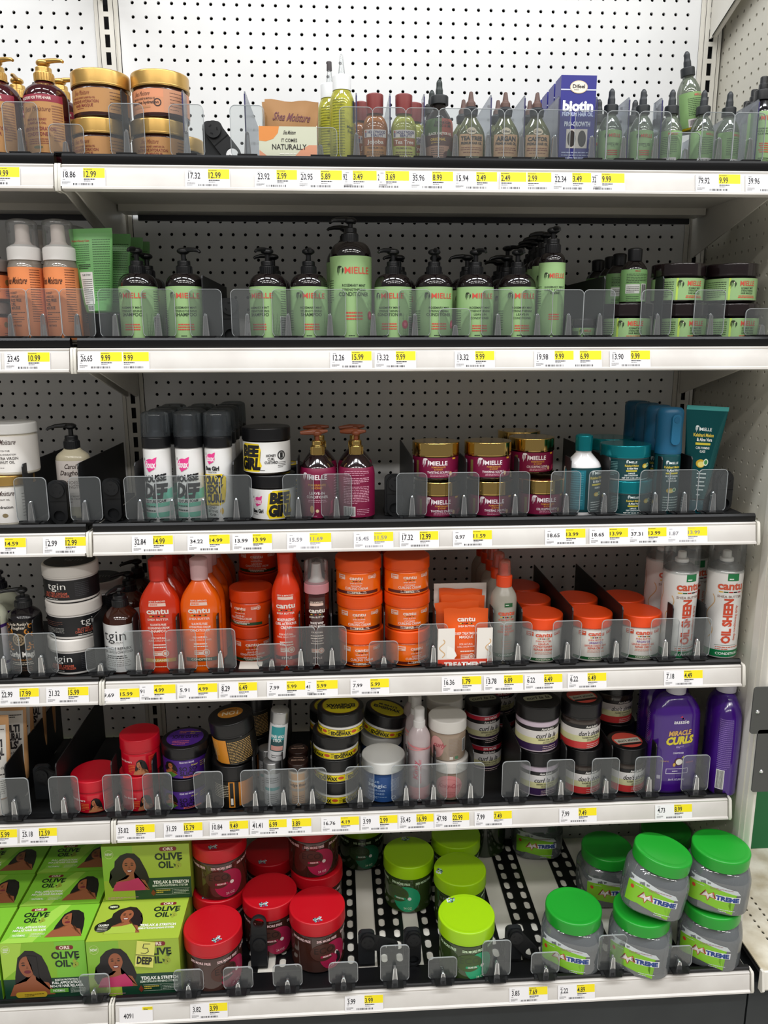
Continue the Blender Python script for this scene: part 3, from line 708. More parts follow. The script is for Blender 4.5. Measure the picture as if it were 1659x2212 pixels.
def difeel(word, w2):
    p = fil([(22, 0), (25, 3, 3), (25, 58, 20), (12, 78, 8), (9.5, 82), (9.5, 86)])
    L = Lab(); L.rect(-21, 21, 18, 53, '#cfa57c'); L.ell(0, 58, 9.5, 6.5, '#3c3a2c', 1); L.ell(0, 58, 8.7, 5.8, '#e5d4b8', 2); L.txt('Difeel', 0, 57.5, 4, '#2a2a22', w=12, bold=.02)
    L.txt(word, 0, 46, 7 if w2 < 34 else 6, '#2c2420', w=w2, bold=.045); L.txt('PREMIUM HAIR OIL', 0, 38.5, 4, '#2c2420', w=35, bold=.03); L.lines(-18, 18, 32, 2, 3, '#8a4a34', 1.2, al='c'); L.lines(-18, 18, 24.5, 1, 3, '#8a4a34', 1., al='c')
    return Kind('oil_bottle', 'bottle', 122, [bottle(p, clear('green_glass_oil', '#b9bd8f', '#8d9060', .38, .04, .1), .62, 2.2), cap(fil([(11.5, 84), (12.5, 94, 1), (10, 97)]), M('#22262a', .4), nm='collar'), cap(fil([(8.5, 96), (8, 104, 1), (5, 108, 1), (3, 121, 1), (1, 122)]), M('#5d4239', .5), nm='nozzle_tip'), label(L, p, .62, 2.2, szp=8)])
D_TEA, D_ARG, D_CAS = difeel('TEA TREE', 36), difeel('ARGAN', 33), difeel('CASTOR', 34)
b = MB().box(-30, 30, -18, 18, 0, 145, M('#2f2f86', .38)); b.add([(-30, -18, 145), (30, -18, 145), (30, -12, 147), (-30, -12, 147)], [[0, 1, 2, 3]], '#8e93b8')
L = Lab(); L.rect(-30, 30, 122, 124, '#cfd3e6'); L.ell(0, 127, 15, 10, '#d9c3a6', 2); L.ell(0, 127, 13.6, 8.8, '#f0e5d6', 2.4); L.txt('Difeel', 0, 128, 5.5, '#2a2622', w=21, bold=.03); L.lines(-8, 8, 123, 1, 2, '#6a5a4a', ly=4)
L.txt('biotin', 0, 98, 15, '#f2f2f6', w=52, bold=.05); L.txt('PREMIUM HAIR OIL', 0, 85, 6, '#c9d2ee', w=53, bold=.03); L.txt('PRO-GROWTH', 0, 70, 7, '#dfe4f4', w=44, bold=.03)
L.rect(-18, 18, 32, 62, '#d9cfc6', 2); L.ell(-9, 47, 7, 13, '#2e2623', 3); L.ell(9, 47, 7, 13, '#241d1b', 3); L.lines(-26, 26, 26, 6, 4.2, '#b9c0e4', 1.6, al='c')
BIOTIN = Kind('carton_box', 'box', 146, [('carton', b.build('carton')), ('front_print', L.mesh('front_print', flat(-18), sx=0))])
MG, MGD, MRED = '#93b57c', '#2c3a2a', '#c8503f'
def mielle_face(L, w, z0, z1, lines_, q=1., wide=None, y=None, ink='#c94f40'):
    H = z1 - z0; y = y or z1 - H * .17
    queen(L, -w * .47, y - 1, 10 * q, '#27331f', '#e9dcc8'); L.txt('MIELLE', w * .12, y, 8.6 * q, ink, w=w * .86, bold=.01)
    zz = y - 20 * q
    for t, h, k in lines_: L.txt(t, 0, zz, h * q, MGD, w=k * w); zz -= h * q * 1.7
    return zz
p = fil([(18, 0), (20, 2.5, 3), (20, 68, 12), (12, 84, 6), (9, 87), (9, 92)])
def mdrop(nm, tint, fill, s, back):
    L = Lab(); L.rect(-30, 30, 6, 62, MG)
    if back: L.rect(-30, 30, 6, 62, '#84a86c', .4); L.txt('MIELLE', 6, 57, 3.6, '#c8605a', w=16); L.lines(-13, 14, 52, 10, 2.9, '#4a6142', .9); L.rect(-14, 14, 6, 19, '#e9dfe0', 1); L.bars(-12, 10, 8, 17, 2, 5, paper=None)
    else:
        z = mielle_face(L, 24, 6, 62, [('ROSEMARY MINT', 2.2, .9), ('SCALP & HAIR', 2.2, .8), ('OIL', 2.2, .3)], .62, y=53); L.lines(-9, 9, 30, 3, 3.2, MRED, 1.6, al='c'); L.lines(-8, 8, 17, 2, 3, MGD, .9, al='c')
    return Kind('dropper_bottle', 'bottle', 118, [bottle(p, clear(nm, tint, fill, s, .05, .1)), label(L, p, szp=None)] + dropper(91, 11.8, M('#272b2f', .45), bulb=13.5 + 12))
DROP = mdrop('pale_glass', '#c9cfc4', '#7f8a78', .32, 0); DROP_B = mdrop('pale_glass', '#c9cfc4', '#7f8a78', .32, 1)
k = mdrop('pale_glass', '#c9cfc4', '#7f8a78', .32, 1)
DROP_Y = Kind('dropper_bottle', 'bottle', 118, k.parts + [cap(fil([(18.2, .6), (20.15, 2.6, 3), (20.15, 17), (2, 17.2)]), clear('yellow_oil_pool', '#e8d21e', '#d8c012', .55, .05, .08), nm='oil')])
p = fil([(20, 0), (22, 3, 3), (22, 100, 12), (13, 116, 6), (11, 119)])
L = Lab(); L.rect(-36, 36, 6, 97, MG); mielle_face(L, 32, 6, 97, [('ROSEMARY MINT', 2.6, .9), ('SCALP & HAIR', 3, .9), ('CLEANSER', 3, .8)], .85, y=86); L.lines(-10, 10, 46, 5, 3.4, MRED, 1.8, al='c'); L.lines(-10, 10, 22, 3, 3, MGD, 1, al='c')
def spray_top(z0, r, m): return [cap(fil([(r, z0), (r, z0 + 16, 1.5), (r - 5, z0 + 18)]), m, nm='spray_collar'), cap(fil([(8, z0 + 17), (8, z0 + 26, 1), (6.5, z0 + 27, .5), (6.5, z0 + 38, 2), (3, z0 + 39)]), m, nm='spray_head')]
BLKP = M('#141518', .32)
SCALP = Kind('spray_bottle', 'bottle', 158, [bottle(p, M('#0d0c0e', .1, coat=.5)), label(L, p)] + spray_top(118, 14, BLKP))
# ------------------------------------------------------------------ shelf 2
DARKB = M('#120b0d', .1, coat=.6)
ORANGE = '#e48a55'
p = fil([(26, 0), (28.5, 2.5, 3), (28.5, 128, 5), (25, 137, 3), (24, 140)])
L = Lab(); L.rect(-60, 60, 6, 126, ORANGE); L.txt('Shea Moisture', -4, 104, 11, '#3a2420', w=40, shear=.35)
for k, t in enumerate(('COCONUT', '& HIBISCUS', 'FRIZZ FREE', 'CURL', 'MOUSSE')): L.txt(t, -18, 84 - k * 6.2, 4.6 if k > 1 else 3.4, '#4a2a20', w=(17, 19, 24, 13, 21)[k], al='l', bold=.02)
L.lines(-18, 10, 52, 2, 3, '#4a2a20', 1); L.lines(-18, 8, 44, 3, 3.6, '#6a3a28', 1); L.txt('FAIR TRADE', -6, 30, 3, '#4a2a20', w=17); L.lines(22, 40, 122, 22, 4, '#6a3a28', 1.2); L.rect(34, 42, 14, 32, '#dfe0dc', 1)
CLEARB = clear('clear_foam_bottle', '#e6dfd6', '#cfc4b6', .4, .06, .08)
MOUSSE_O = Kind('foam_bottle', 'bottle', 205, [bottle(p, CLEARB), label(L, p), cap(fil([(27, 138), (27, 158, 2), (20, 163, 2)]), '#ece9e6', nm='collar'), cap(fil([(20, 160), (12, 168, 3), (11, 196, 2), (7, 197)]), '#e6d9d2', nm='pump_head'), cap(fil([(25, 158), (24.5, 202, 5), (14, 205)]), clear('clear_overcap', '#f2f3f3', '#e6e6e6', .09, .1, .05), nm='overcap')])
def tube(nm, w, h, ch, cr, body, capm, L, sx=4, seal=None):
    pr = [(cr, ch, cr * .8), (cr + 1, ch + 1, cr * .8 + 1)] + [(cr + 2 + (w / 2 - cr - 2) * t ** .8, ch + 3 + (h - ch - 12) * t, (cr + 1) * (1 - t) ** .75 * .86 + 1.0) for t in [k / 9 for k in range(10)]] + [(w / 2, h - 6, 1.0), (w / 2, h, .9)]
    b = MB().loft(pr, body)
    if seal: b.box(-w / 2, w / 2, -1.1, 1.1, h - 8, h, seal)
    c = fil([(cr - 1, 0), (cr, 2, 2), (cr, ch - 2, 1), (cr - 1, ch)])
    out = [('tube_body', b.build('tube_body')), cap(c, capm, ky=.8)]
    if L: out.append(('label', L.mesh('label', lambda x, z, l, s=surf(pr): s(x, z, l), sx=sx, szp=6)))
    return Kind('squeeze_tube', 'tube', h, out)
L = Lab(); L.txt('Made A Beauty Claim', -18, 172, 3.4, '#b8402e', w=30, al='c'); L.lines(-30, -4, 166, 9, 3.6, '#3f6a3a', 1.2); L.lines(2, 32, 174, 26, 4, '#3f6a3a', 1.3)
L.lines(-28, -4, 133, 3, 3, '#27331f', 1.6); L.rect(-27, -1, 66, 120, '#eeece8', 1); L.txt('OUR STORY', -14, 115, 3, '#2a2a2a', w=18); L.lines(-24, -3, 108, 12, 3.4, '#55534f', 1.1, ly=3); L.bars(-20, -4, 56, 64)
TUBE_G = tube('green', 73, 192, 52, 20, M('#6fae66', .35), BLKP, L)
def mbottle(r, zs, zc, ch, st, body=MG, txt=(), q=1., l0=4, l1=None, flower=0, back=0, nz=24):
    a0 = zs - 5; p = fil([(r - 2.5, 0), (r, 3, 3), (r, a0)]) + [(r * .42 + r * .58 * math.cos(t), a0 + (zc - a0) * math.sin(t)) for t in [math.pi / 2 * k / 9 for k in range(1, 10)]]
    l1 = l1 or zs - 6; L = Lab(); w = r * 1.45
    L.rect(-r * 1.75, r * 1.75, l0, l1, body)
    z = mielle_face(L, w, l0, l1, txt, q)
    L.lines(-w * .3, w * .3, min(z - 6, l0 + (l1 - l0) * .34), 3, 4.2 * q, '#c94f40', 2.2 * q, al='c')
    L.lines(-w * .2, w * .2, l0 + 9, 1, 2, MGD, 1.6)
    sprig(L, w * .62, l0 + 8, (l1 - l0) * .42)
    if flower: L.ell(w * .62, l0 + (l1 - l0) * .3, 6.5, 7.5, '#b32a4a', 3.4); L.ell(w * .62, l0 + (l1 - l0) * .3, 3, 3.4, '#d8607a', 3.8)
    L.lines(r * 1.25, r * 1.65, l1 - 8, 18, 4, MGD, 1); L.lines(-r * 1.65, -r * 1.1, l1 - 40, 10, 4, MGD, 1)
    L.bars(r * 1.2, r * 1.6, l0 + 4, l0 + 40)
    pp = pump(13.5, zc - 1, ch, st, BLKP, BLKP, nz, 11, 5)
    return Kind('pump_bottle', 'bottle', zc + ch + st + 9, [bottle(p, DARKB), label(L, p)] + pp)
T = lambda *a: [('ROSEMARY MINT', 3.4, .8), ('STRENGTHENING', 3.4, .8)] + list(a)
SHAMP = mbottle(33, 101, 118, 22, 12, txt=T(('SHAMPOO', 5.6, .78)))
COND = mbottle(33, 101, 118, 22, 12, txt=T(('CONDITIONER', 5.2, .98)), flower=1)
LEAVE = mbottle(33, 101, 118, 22, 12, txt=T(('LEAVE-IN', 3.6, .48), ('CONDITIONER', 3.6, .72)))
BIGC = mbottle(36.5, 152, 172, 24, 8, txt=T(('CONDITIONER', 5.2, 1.05)), q=1.25, flower=1)
CREME = mbottle(23, 142, 154, 24, 10, txt=[('ROSEMARY MINT', 3, 1.1), ('DAILY STYLING', 3.4, 1.1), ('CREME', 3.4, .5)], q=.95)
def mjar(r, h, lh, q=1.):
    L = Lab(); z0, z1 = 4, h - lh - 4; L.rect(-r * 2, r * 2, z0, z1, MG); H = z1 - z0; w = r * .95
    queen(L, -w * .5, z1 - H * .3, 11 * q, '#27331f', '#e9dcc8'); L.txt('MIELLE', w * .1, z1 - H * .24, 8.4 * q, '#c94f40', w=w * .66, bold=.015)
    for k, t in enumerate(('ROSEMARY MINT', 'STRENGTHENING', 'HAIR MASQUE')): L.txt(t, w * .1, z1 - H * (.46 + .115 * k), 3.2 * q, MGD, w=w * .55)
    L.lines(-w * .28, w * .5, z1 - H * .8, 2, 2.6 * q, '#c94f40', 1.4 * q, al='c'); sprig(L, w * .75, z0 + 3, H * .6); L.lines(-r * 1.5, -w * .75, z1 - 6, 8, 3.6 * q, MGD, 1); L.rect(-w * .66, -w * .58, z0, z1, '#b5d25a', 1)
    return jar('cream_jar', r, h, lh, DARKB, M('#1a1012', .18, coat=.4), L, r - 1.5, e=2.5)
MASQUE = mjar(47, 67.5, 22); MINI = mjar(21, 41, 12, .45)
p = fil([(22, 0), (24, 3, 3), (24, 62, 14), (14, 74, 5), (12, 76)])
L = Lab(); L.rect(-34, 34, 4, 60, '#7fae6e'); L.txt('MIELLE', 0, 57, 2.4, '#b84a40', w=9); L.lines(-19, 20, 52, 6, 2.8, MGD, .9); L.rect(-20, 5, 18, 34, '#dfe3dc', 1); L.lines(-18, 4, 30, 4, 3, '#44443f', .9, ly=3); L.bars(9, 18, 7, 34); L.lines(-18, 4, 13, 3, 3, MGD, .9)
BACKB = Kind('flip_top_bottle', 'bottle', 98, [bottle(p, DARKB, .8), label(L, p, .8), cap(fil([(12.5, 75), (13, 96, 2), (8, 98)]), BLKP)])
# ------------------------------------------------------------------ shelf 3
COCO = '#e9e5e0'
def cocojar(up):
    L = SLab(1, .96); L.rect(-95, 95, 6, 72, COCO); L.txt('Shea Moisture', 4, 62, 9, '#4a3a38', w=42, shear=.35)
    if up:
        for k, (t, h, w) in enumerate((('HEAD-TO-TOE', 3, 27), ('NOURISHING HYDRATION', 3, 46), ('100% EXTRA VIRGIN', 5, 52), ('COCONUT OIL', 5, 40))): L.txt(t, 2, 46 - k * 7, h, '#3c3634', w=w)
        L.lines(-12, 20, 15, 1, 2, '#5c5450')
    else: L.txt('COCONUT OIL', 4, 50, 3, '#5c5450', w=28); L.txt('daily hydration', 0, 36, 5, '#2f2a28', w=44, bold=.02); L.ell(8, 20, 5, 4, '#8a7a5a', 1); L.lines(38, 54, 60, 8, 6, '#77706a', 1.2)
    return jar('cream_jar', 45, 91, 18, M('#d9d2c2', .25), M('#e4e3e0', .2) if up else GOLD, L, 44)
COCO_U, COCO_L = cocojar(1), cocojar(0)
p = fil([(29, 0), (31, 3, 3), (31, 116, 14), (17, 126, 4), (14, 130)])
L = Lab(); L.rect(-38, 38, 22, 108, '#e3dad4'); L.txt("Carol's", 4, 98, 8.5, '#3a2a26', w=26, shear=.3); L.txt('Daughter', 2, 86, 8.5, '#3a2a26', w=40, shear=.3)
L.txt('GODDESS', 0, 68, 6, '#7a6a64', w=36); L.txt('STRENGTH', 0, 60, 6, '#7a6a64', w=38); L.txt('DIVINE STRENGTH', 2, 42, 3, '#5a4a44', w=34); L.txt('LEAVE-IN CREAM', 2, 37, 3, '#5a4a44', w=34); L.lines(-14, 16, 32, 1, 2, '#8a7a70', 2); L.txt('NO', -10, 26, 4, '#5a4a44', w=7)
CAROL = Kind('pump_bottle', 'bottle', 176, [bottle(p, M('#c9c0a4', .2, coat=.4), .75, 2.3), label(L, p, .75, 2.3)] + pump(14, 129, 24, 13, BLKP, BLKP, 30, 11, 7))
PINK = '#ea3f8f'
def doux(L, x, z, s):
    L.ell(x, z, 10.5 * s, 10 * s, PINK, 2); L.poly([(x + 2 * s, z + 8 * s), (x + 9 * s, z + 12 * s), (x + 12 * s, z + 13 * s), (x + 10 * s, z + 4 * s)], PINK, 2); L.poly([(x - 9 * s, z - 4 * s), (x + 4 * s, z - 9 * s), (x - 3 * s, z - 13 * s)], PINK, 2)
    L.txt('doux', x, z, 11 * s, '#f6e9ef', w=19 * s, bold=.04); L.txt('the', x - 12 * s, z + 9 * s, 3.4 * s, '#1a1a1a', w=5 * s, rot=90)
def fcap(z0, r, m, inner=M('#2a2f36', .4), top_=201):
    return [cap(fil([(r + .3, z0), (r + .6, z0 + 19, 1.5), (r - 4, z0 + 21)]), m, nm='collar'), cap(fil([(r - 7, z0 + 20), (11, z0 + 30, 3), (10.5, z0 + 56, 2), (5, z0 + 57)]), inner, nm='pump_head'), cap(fil([(r + .8, z0 + 20), (r - .4, top_ - 3, 4), (r - 8, top_)]), SMOKE, nm='overcap')]
p = fil([(22, 0), (24.5, 2, 2), (24.5, 134, 4), (22, 138)])
L = Lab(); doux(L, -4, 108, 1.05)
L.txt('MOUSSE', 0, 83, 11, '#16161a', w=46, bold=.06, shear=.15, rot=6); L.txt('DEF', 0, 60, 24, '#1b1b20', w=44, bold=.06, shear=.18)
L.poly([(-38, 56), (-38, 38), (38, 46), (38, 64), (20, 62), (0, 50)], '#6cc7ab', 1); L.txt('TEXTURE FOAM', 0, 41, 5, '#1a1a1e', w=40, bold=.04, shear=.15, rot=3); L.rect(-38, 38, 37, 45, '#eef0ee', 1.5)
L.poly([(-38, 36), (-38, 28), (38, 33), (38, 40)], '#6cc7ab', 1.8); L.lines(-22, 24, 33, 1, 3, '#20302c', 2.4); L.lines(-22, 24, 25, 1, 3, '#20302c', 2.4); L.poly([(-38, 19), (-38, 10), (38, 13), (38, 22)], '#6cc7ab', 1)
WHITEP = M('#e9e8e6', .3, coat=.3)
DEF = Kind('foam_bottle', 'bottle', 201, [bottle(p, WHITEP), label(L, p)] + fcap(137, 25, BLKP))
L = Lab(); doux(L, -8, 118, .85); L.txt('Bee Girl', -6, 100, 7, '#1a1a1a', w=28, bold=.05); L.txt('COLLECTION', -6, 93, 2.4, '#1a1a1a', w=18)
L.poly([(-32, 88), (12, 90), (20, 84), (16, 72), (19, 60), (14, 50), (16, 38), (6, 32), (-8, 36), (-30, 30)], '#f0cf1e', 1)
for k, (t, w) in enumerate((('CRAZY', 38), ('SEXY', 34), ('CURL', 36))): L.txt(t, -4, 79 - k * 17, 14, '#17171a', w=w, bold=.06, shear=.12, rot=4)
L.txt('HONEY', -8, 28, 4.4, '#2a2a20', w=18); L.txt('SETTING', -8, 21.5, 4.4, '#2a2a20', w=21); L.txt('FOAM', -8, 15, 4.4, '#2a2a20', w=14); L.ell(10, 22, 3, 6, '#e0b21e', 1); L.lines(-16, 18, 8, 1, 2, '#1a1a1a')
CRAZY = Kind('foam_bottle', 'bottle', 201, [bottle(p, WHITEP), label(L, p)] + fcap(137, 25, BLKP))
def bee(up):
    L = Lab(); L.rect(-90, 90, 5, 60, '#e8e7e4')
    x = -26 if up else 12
    L.poly([(x - 20, 52), (x - 12, 58), (x + 20, 57), (x + 24, 46), (x + 19, 32), (x + 25, 18), (x + 20, 7), (x - 20, 6), (x - 25, 16)], '#f0d21c', 1)
    L.txt('BEE', x, 44, 18, '#16161a', w=38, bold=.07, shear=.12); L.txt('GIRL', x, 21, 19, '#16161a', w=44, bold=.07, shear=.12)
    if up:
        for k, (t, w) in enumerate((('HONEY', 18), ('CURL', 13), ('CUSTARD', 24))): L.txt(t, 16, 36 - k * 6.2, 4.6, '#1a1a1a', w=w, bold=.03)
        L.ring(36, 36, 6, 8.5, '#3a3a3a', 2); L.rect(33, 39, 31, 41, '#2a2a2a', 2); L.lines(28, 46, 24, 4, 3, '#44423e', 1); L.lines(-4, 12, 10, 1, 2, '#44423e', 1)
    else: doux(L, -30, 38, .8); L.txt('Bee Girl', -30, 20, 6.5, '#1a1a1a', w=22, bold=.05); L.lines(-40, -20, 14, 1, 2, '#1a1a1a')
    T_ = Lab(); T_.ell(0, 0, 34, 34, '#f0cf1e', 1, 30); T_.poly([(-26, -12), (-10, -22), (20, -14), (26, 6), (6, 14), (-20, 10)], '#eceae6', 2); T_.txt('BEE GIRL', 0, -4, 12, '#16161a', w=40, bold=.06, ly=4)
    return jar('cream_jar', 44, 85.5, 23, M('#221a12', .25), M('#101012', .3), L, 43, lidlab=None if up else T_)
BEE_U, BEE_L = bee(1), bee(0)
MAG = '#760d38'
def pom(back):
    p = fil([(31, 0), (33.5, 3, 3), (33.5, 96, 20), (17, 116, 7), (12, 120)]); L = Lab(); L.rect(-58, 58, 7, 98, MAG)
    if back: L.lines(-22, 26, 92, 3, 3.2, '#d9a0b4', 1); L.lines(-24, 26, 80, 4, 3.2, '#d9a0b4', 1.2); L.lines(-24, 26, 64, 11, 3, '#d9a0b4', 1.1); L.bars(-24, -2, 10, 26); L.lines(2, 26, 22, 4, 3.2, '#d9a0b4', 1)
    else:
        queen(L, -20, 82, 12, '#e9d7dc', '#8c1142'); L.txt('MIELLE', 4, 82, 8.6, '#f2e6ea', w=34, bold=.02); L.txt('POMEGRANATE', 2, 68, 3.8, '#d79a3c', w=32); L.txt('& HONEY', 2, 62.5, 3.8, '#d79a3c', w=20)
        L.txt('LEAVE-IN', 2, 53, 5, '#f2e6ea', w=28); L.txt('CONDITIONER', 2, 46, 5, '#f2e6ea', w=40); L.lines(-16, 20, 40, 2, 3, '#d9a0b4', 1, al='c'); L.ell(-8, 23, 3.6, 7, '#c99a5a', 2); L.ell(2, 20, 3, 3, '#d9c39a', 2)
        for k in range(5): L.poly([(24 + k * 2, 12), (34, 16 + 6 * k), (28, 24 + 3 * k)], '#b5305e', 2)
        L.lines(-10, 12, 11, 1, 2, '#d9a0b4', 1.2); L.lines(38, 54, 84, 12, 5, '#d9a0b4', 1)
    cop = M('#7a3f25', .35)
    return Kind('pump_bottle', 'bottle', 163, [bottle(p, M('#1c0d10', .08, coat=.6)), label(L, p)] + pump(12.5, 119, 27, 9, cop, GOLDM, 22, 9, 1, wide=True))
POM, POM_B = pom(0), pom(1)
def gjar(word):
    r, h, lh = 44, 68.5, 25; L = Lab(); L.rect(-88, 88, 5, 42, MAG); queen(L, -22, 32, 13, '#eadfe2', MAG); L.txt('MIELLE', 2, 32, 7.6, '#f2e6ea', w=33, bold=.02)
    L.txt('POMEGRANATE', 2, 24.5, 3, '#d79a3c', w=26); L.txt('& HONEY', 2, 20.4, 3, '#d79a3c', w=16); L.txt(word, 2, 15, 4.2, '#f2e6ea', w=42); L.lines(-14, 22, 11, 2, 2.4, '#d9a0b4', .9, al='c'); L.rect(30, 38, 38, 41, '#e0a92e', 2)
    L.ell(26, 12, 3, 4, '#d9b48a', 2); L.rect(-44, -38, 5, 36, '#7a6a3a', 2)
    for k in range(4): L.poly([(34, 6), (40 + k * 4, 8 + k), (38 + k * 3, 18)], '#b5305e', 2)
    return jar('cream_jar', r, h, lh, M('#1d0b12', .12, coat=.4), GOLDM, L, 42.5, e=2)
TWIST, COIL = gjar('TWISTING SOUFFLE'), gjar('COIL SCULPTING CUSTARD')
TEAL, TEALD = M('#158790', .16, .6), '#0d3b3f'
def kalahari(L, x, z, s, sub):
    queen(L, x - 11 * s, z, 8 * s, '#dfe8e6', TEALD); L.txt('MIELLE', x + 3 * s, z, 5 * s, '#e8f0ee', w=20 * s); L.txt('Kalahari Melon', x, z - 9 * s, 5 * s, '#d9c24a', w=36 * s, bold=.03); L.txt('& Aloe Vera', x + 2 * s, z - 16 * s, 5 * s, '#f0f2ee', w=28 * s, bold=.03)
    L.rect(x - 14 * s, x + 14 * s, z - 24.5 * s, z - 21 * s, '#d6c63a', 2); zz = z - 29 * s
    for t in sub: L.txt(t, x, zz, 3.6 * s, '#e8f0ee', w=2.3 * s * len(t) * .95, bold=.02); zz -= 5.4 * s
    return zz
def melon(L, x, z, s):
    L.ell(x, z, 9 * s, 6 * s, '#c9a52a', 3); L.ell(x + 1 * s, z - 1 * s, 6.5 * s, 4 * s, '#e3d67a', 3.4); L.ell(x + 10 * s, z + 2 * s, 5 * s, 5 * s, '#d9e4d0', 3.8); L.ell(x + 10 * s, z + 2 * s, 3.4 * s, 3.4 * s, '#3f8a4a', 4.2)
p = fil([(32, 0), (34.5, 3, 4), (34.5, 96, 16), (20, 112, 8), (14.5, 118), (14.5, 124)])
L = Lab(); L.rect(-50, 50, 9, 92, TEALD); L.rect(-48, -4, 14, 88, '#0f6a7a', 1); L.lines(-32, -8, 84, 12, 4.2, '#4a9aa6', 1.2); L.lines(-32, -8, 32, 4, 4.2, '#4a9aa6', 1.2); kalahari(L, 22, 82, .95, ('SHAMPOO',)); melon(L, 20, 42, .7); L.lines(8, 34, 28, 4, 4.6, '#e8f0ee', 1.4)
TSHAMP = Kind('flip_top_bottle', 'bottle', 153, [bottle(p, M('#e6e4e4', .2, coat=.5), .8, 2.2), label(L, p, .8, 2.2), cap(fil([(15.5, 122), (16, 150, 2), (10, 153)]), TEAL)])
L = Lab(); L.rect(-92, 92, 4, 41, TEALD); kalahari(L, -2, 36, .72, ('2-MINUTE', 'DEEP CONDITIONER')); melon(L, 26, 28, .75); L.lines(-44, -28, 36, 9, 3, '#7aa6a6', 1); L.txt('NET WT 12 OZ. (340 g)', -2, 6.6, 2.6, '#f0f2ee', w=34); L.rect(56, 88, 8, 38, '#1a7f92', 1)
TJAR = jar('cream_jar', 47, 66, 23, M('#e4e4e2', .25), TEAL, L, 45, e=2)
p = fil([(21, 0), (23.5, 2, 2), (23.5, 112, 3), (22, 118)])
L = Lab(); L.rect(-38, 38, 3, 112, '#0e4449'); kalahari(L, 0, 100, .85, ('MULTI-TASKING', 'LEAVE-IN', 'CONDITIONER')); melon(L, -2, 48, .8); L.lines(-14, 18, 36, 6, 5, '#cfe0dc', 1.4); L.rect(27, 30, 40, 80, '#dfe4e2', 1)
bm_ = MB().loft(fil([(24.5, 116), (25, 120, 2), (23.5, 160, 6), (24.5, 194, 8), (20, 201, 3), (8, 202)]), M('#16587a', .4), ky=.92)
tm = MB().prism(rrect(-8.5, 8.5, 134, 190, 8), -26.5, -20, M('#1b6184', .4), ax='y'); tm.prism(circ(0, 180, 5.5, 16), -27.3, -26, M('#16587a', .4), ax='y'); tm = tm.build('trigger')
TSPRAY = Kind('spray_bottle', 'bottle', 202, [bottle(p, M('#0f474c', .2)), label(L, p), ('spray_hood', bm_.build('spray_hood')), ('trigger', tm)])
L = Lab(); kalahari(L, -4, 160, 1.2, ('CURL FORMING', 'GLAZE')); melon(L, -6, 96, 1.3); L.lines(-14, 14, 78, 5, 7.6, '#e8f0ee', 2, al='c'); L.lines(-12, 12, 38, 1, 3, '#e8f0ee', 2)
TTUBE = tube('teal', 81, 203, 26, 17, M('#12575a', .13, .5), clear('teal_cap', '#4fb6c4', '#1f8a9c', .5, .06, .1), L, seal='#3a8f8c')
# ------------------------------------------------------------------ shelf 4
p = fil([(29, 0), (31, 3, 3), (31, 116, 12), (15, 128, 4), (12, 130)])
L = Lab(); L.rect(-50, 50, 4, 110, '#17120f')
for sx in (-1, 1):
    for cx, cz, r0, a0 in ((22, 98, 6, 0), (16, 88, 5, 2), (26, 82, 5, 1), (24, 66, 6, 3), (16, 58, 5, 4), (28, 56, 4, 2), (30, 92, 4, 1), (32, 72, 4, 0), (34, 60, 3, 2)):
        for k in range(11):
            t = a0 + k * .48; q = r0 * (1 - k * .07); L.ell(sx * (cx + q * math.cos(t)), cz + q * math.sin(t), 1.7 - .09 * k, 1.5 - .08 * k, '#d98a2e', 1, 8)
L.ring(0, 74, 9, 12, '#a08a6a', 3); L.ring(0, 74, 4, 7, '#8a755a', 3); L.ell(0, 74, 3, 3, '#c9b48a', 3)
for k in range(8): L.ell(8 * math.cos(k * .785), 74 + 8 * math.sin(k * .785), 2.2, 2.2, '#6a5844', 2.6, 10)
L.txt("Uncle Funky's", 0, 104, 5.5, '#efe4d4', w=38, shear=.2); L.txt('Daughter', 0, 97, 5.5, '#efe4d4', w=26, shear=.2); L.txt('Curly Magic', 2, 45, 9.5, '#f1ebe4', w=58, bold=.05); L.txt('CURL STIMULATOR', 0, 34, 3.4, '#d98a2e', w=38); L.lines(-20, 22, 29, 2, 3.4, '#efe4d4', 1.4, al='c'); L.lines(-18, 20, 20, 3, 3.4, '#8a6a5a', 1.1, al='c')
CURLY = Kind('pump_bottle', 'bottle', 166, [bottle(p, M('#141014', .12, coat=.5)), label(L, p)] + pump(15, 129, 20, 8, BLKP, BLKP, 34, 10, 4))
def tginjar(x):
    L = SLab(1, .88); L.rect(-98, 98, 7, 50, '#19191c'); L.txt('tgin', x, 38, 15, '#f0eee9', w=36, bold=-.005); L.rect(x - 8, x + 8, 27.5, 28, '#8a8884', 2); L.txt('BUTTER CREAM', x - 2, 22, 5, '#c9604a', w=44); L.txt('DAILY MOISTURIZER', x - 2, 16, 5, '#c9604a', w=52); L.lines(x - 24, x + 28, 10.5, 1, 2, '#d9d6d0', 1.2)
    L.lines(x - 96, x - 50, 40, 3, 4, '#6a4a40', 1.3); L.lines(x - 96, x - 48, 26, 5, 3, '#a8a6a2', 1); L.lines(x + 34, x + 60, 44, 8, 4, '#44444a', 1.3)
    T_ = Lab(); T_.ell(0, 0, 46, 46, '#141416', 1, 40); T_.txt('tgin', 6, 4, 15, '#8e8c8a', w=36, bold=-.008, ly=3); T_.lines(-30, 30, -12, 3, 5, '#4a2f28', 1.6)
    return jar('cream_jar', 50.5, 70, 22, M('#e2deda', .3), M('#e0dbd5', .32), L, 49, lidlab=T_, e=5)
TGIN, TGIN_R = tginjar(-8), tginjar(34)
p = fil([(31, 0), (33, 3, 3), (33, 108, 18), (17, 124, 6), (12, 128)])
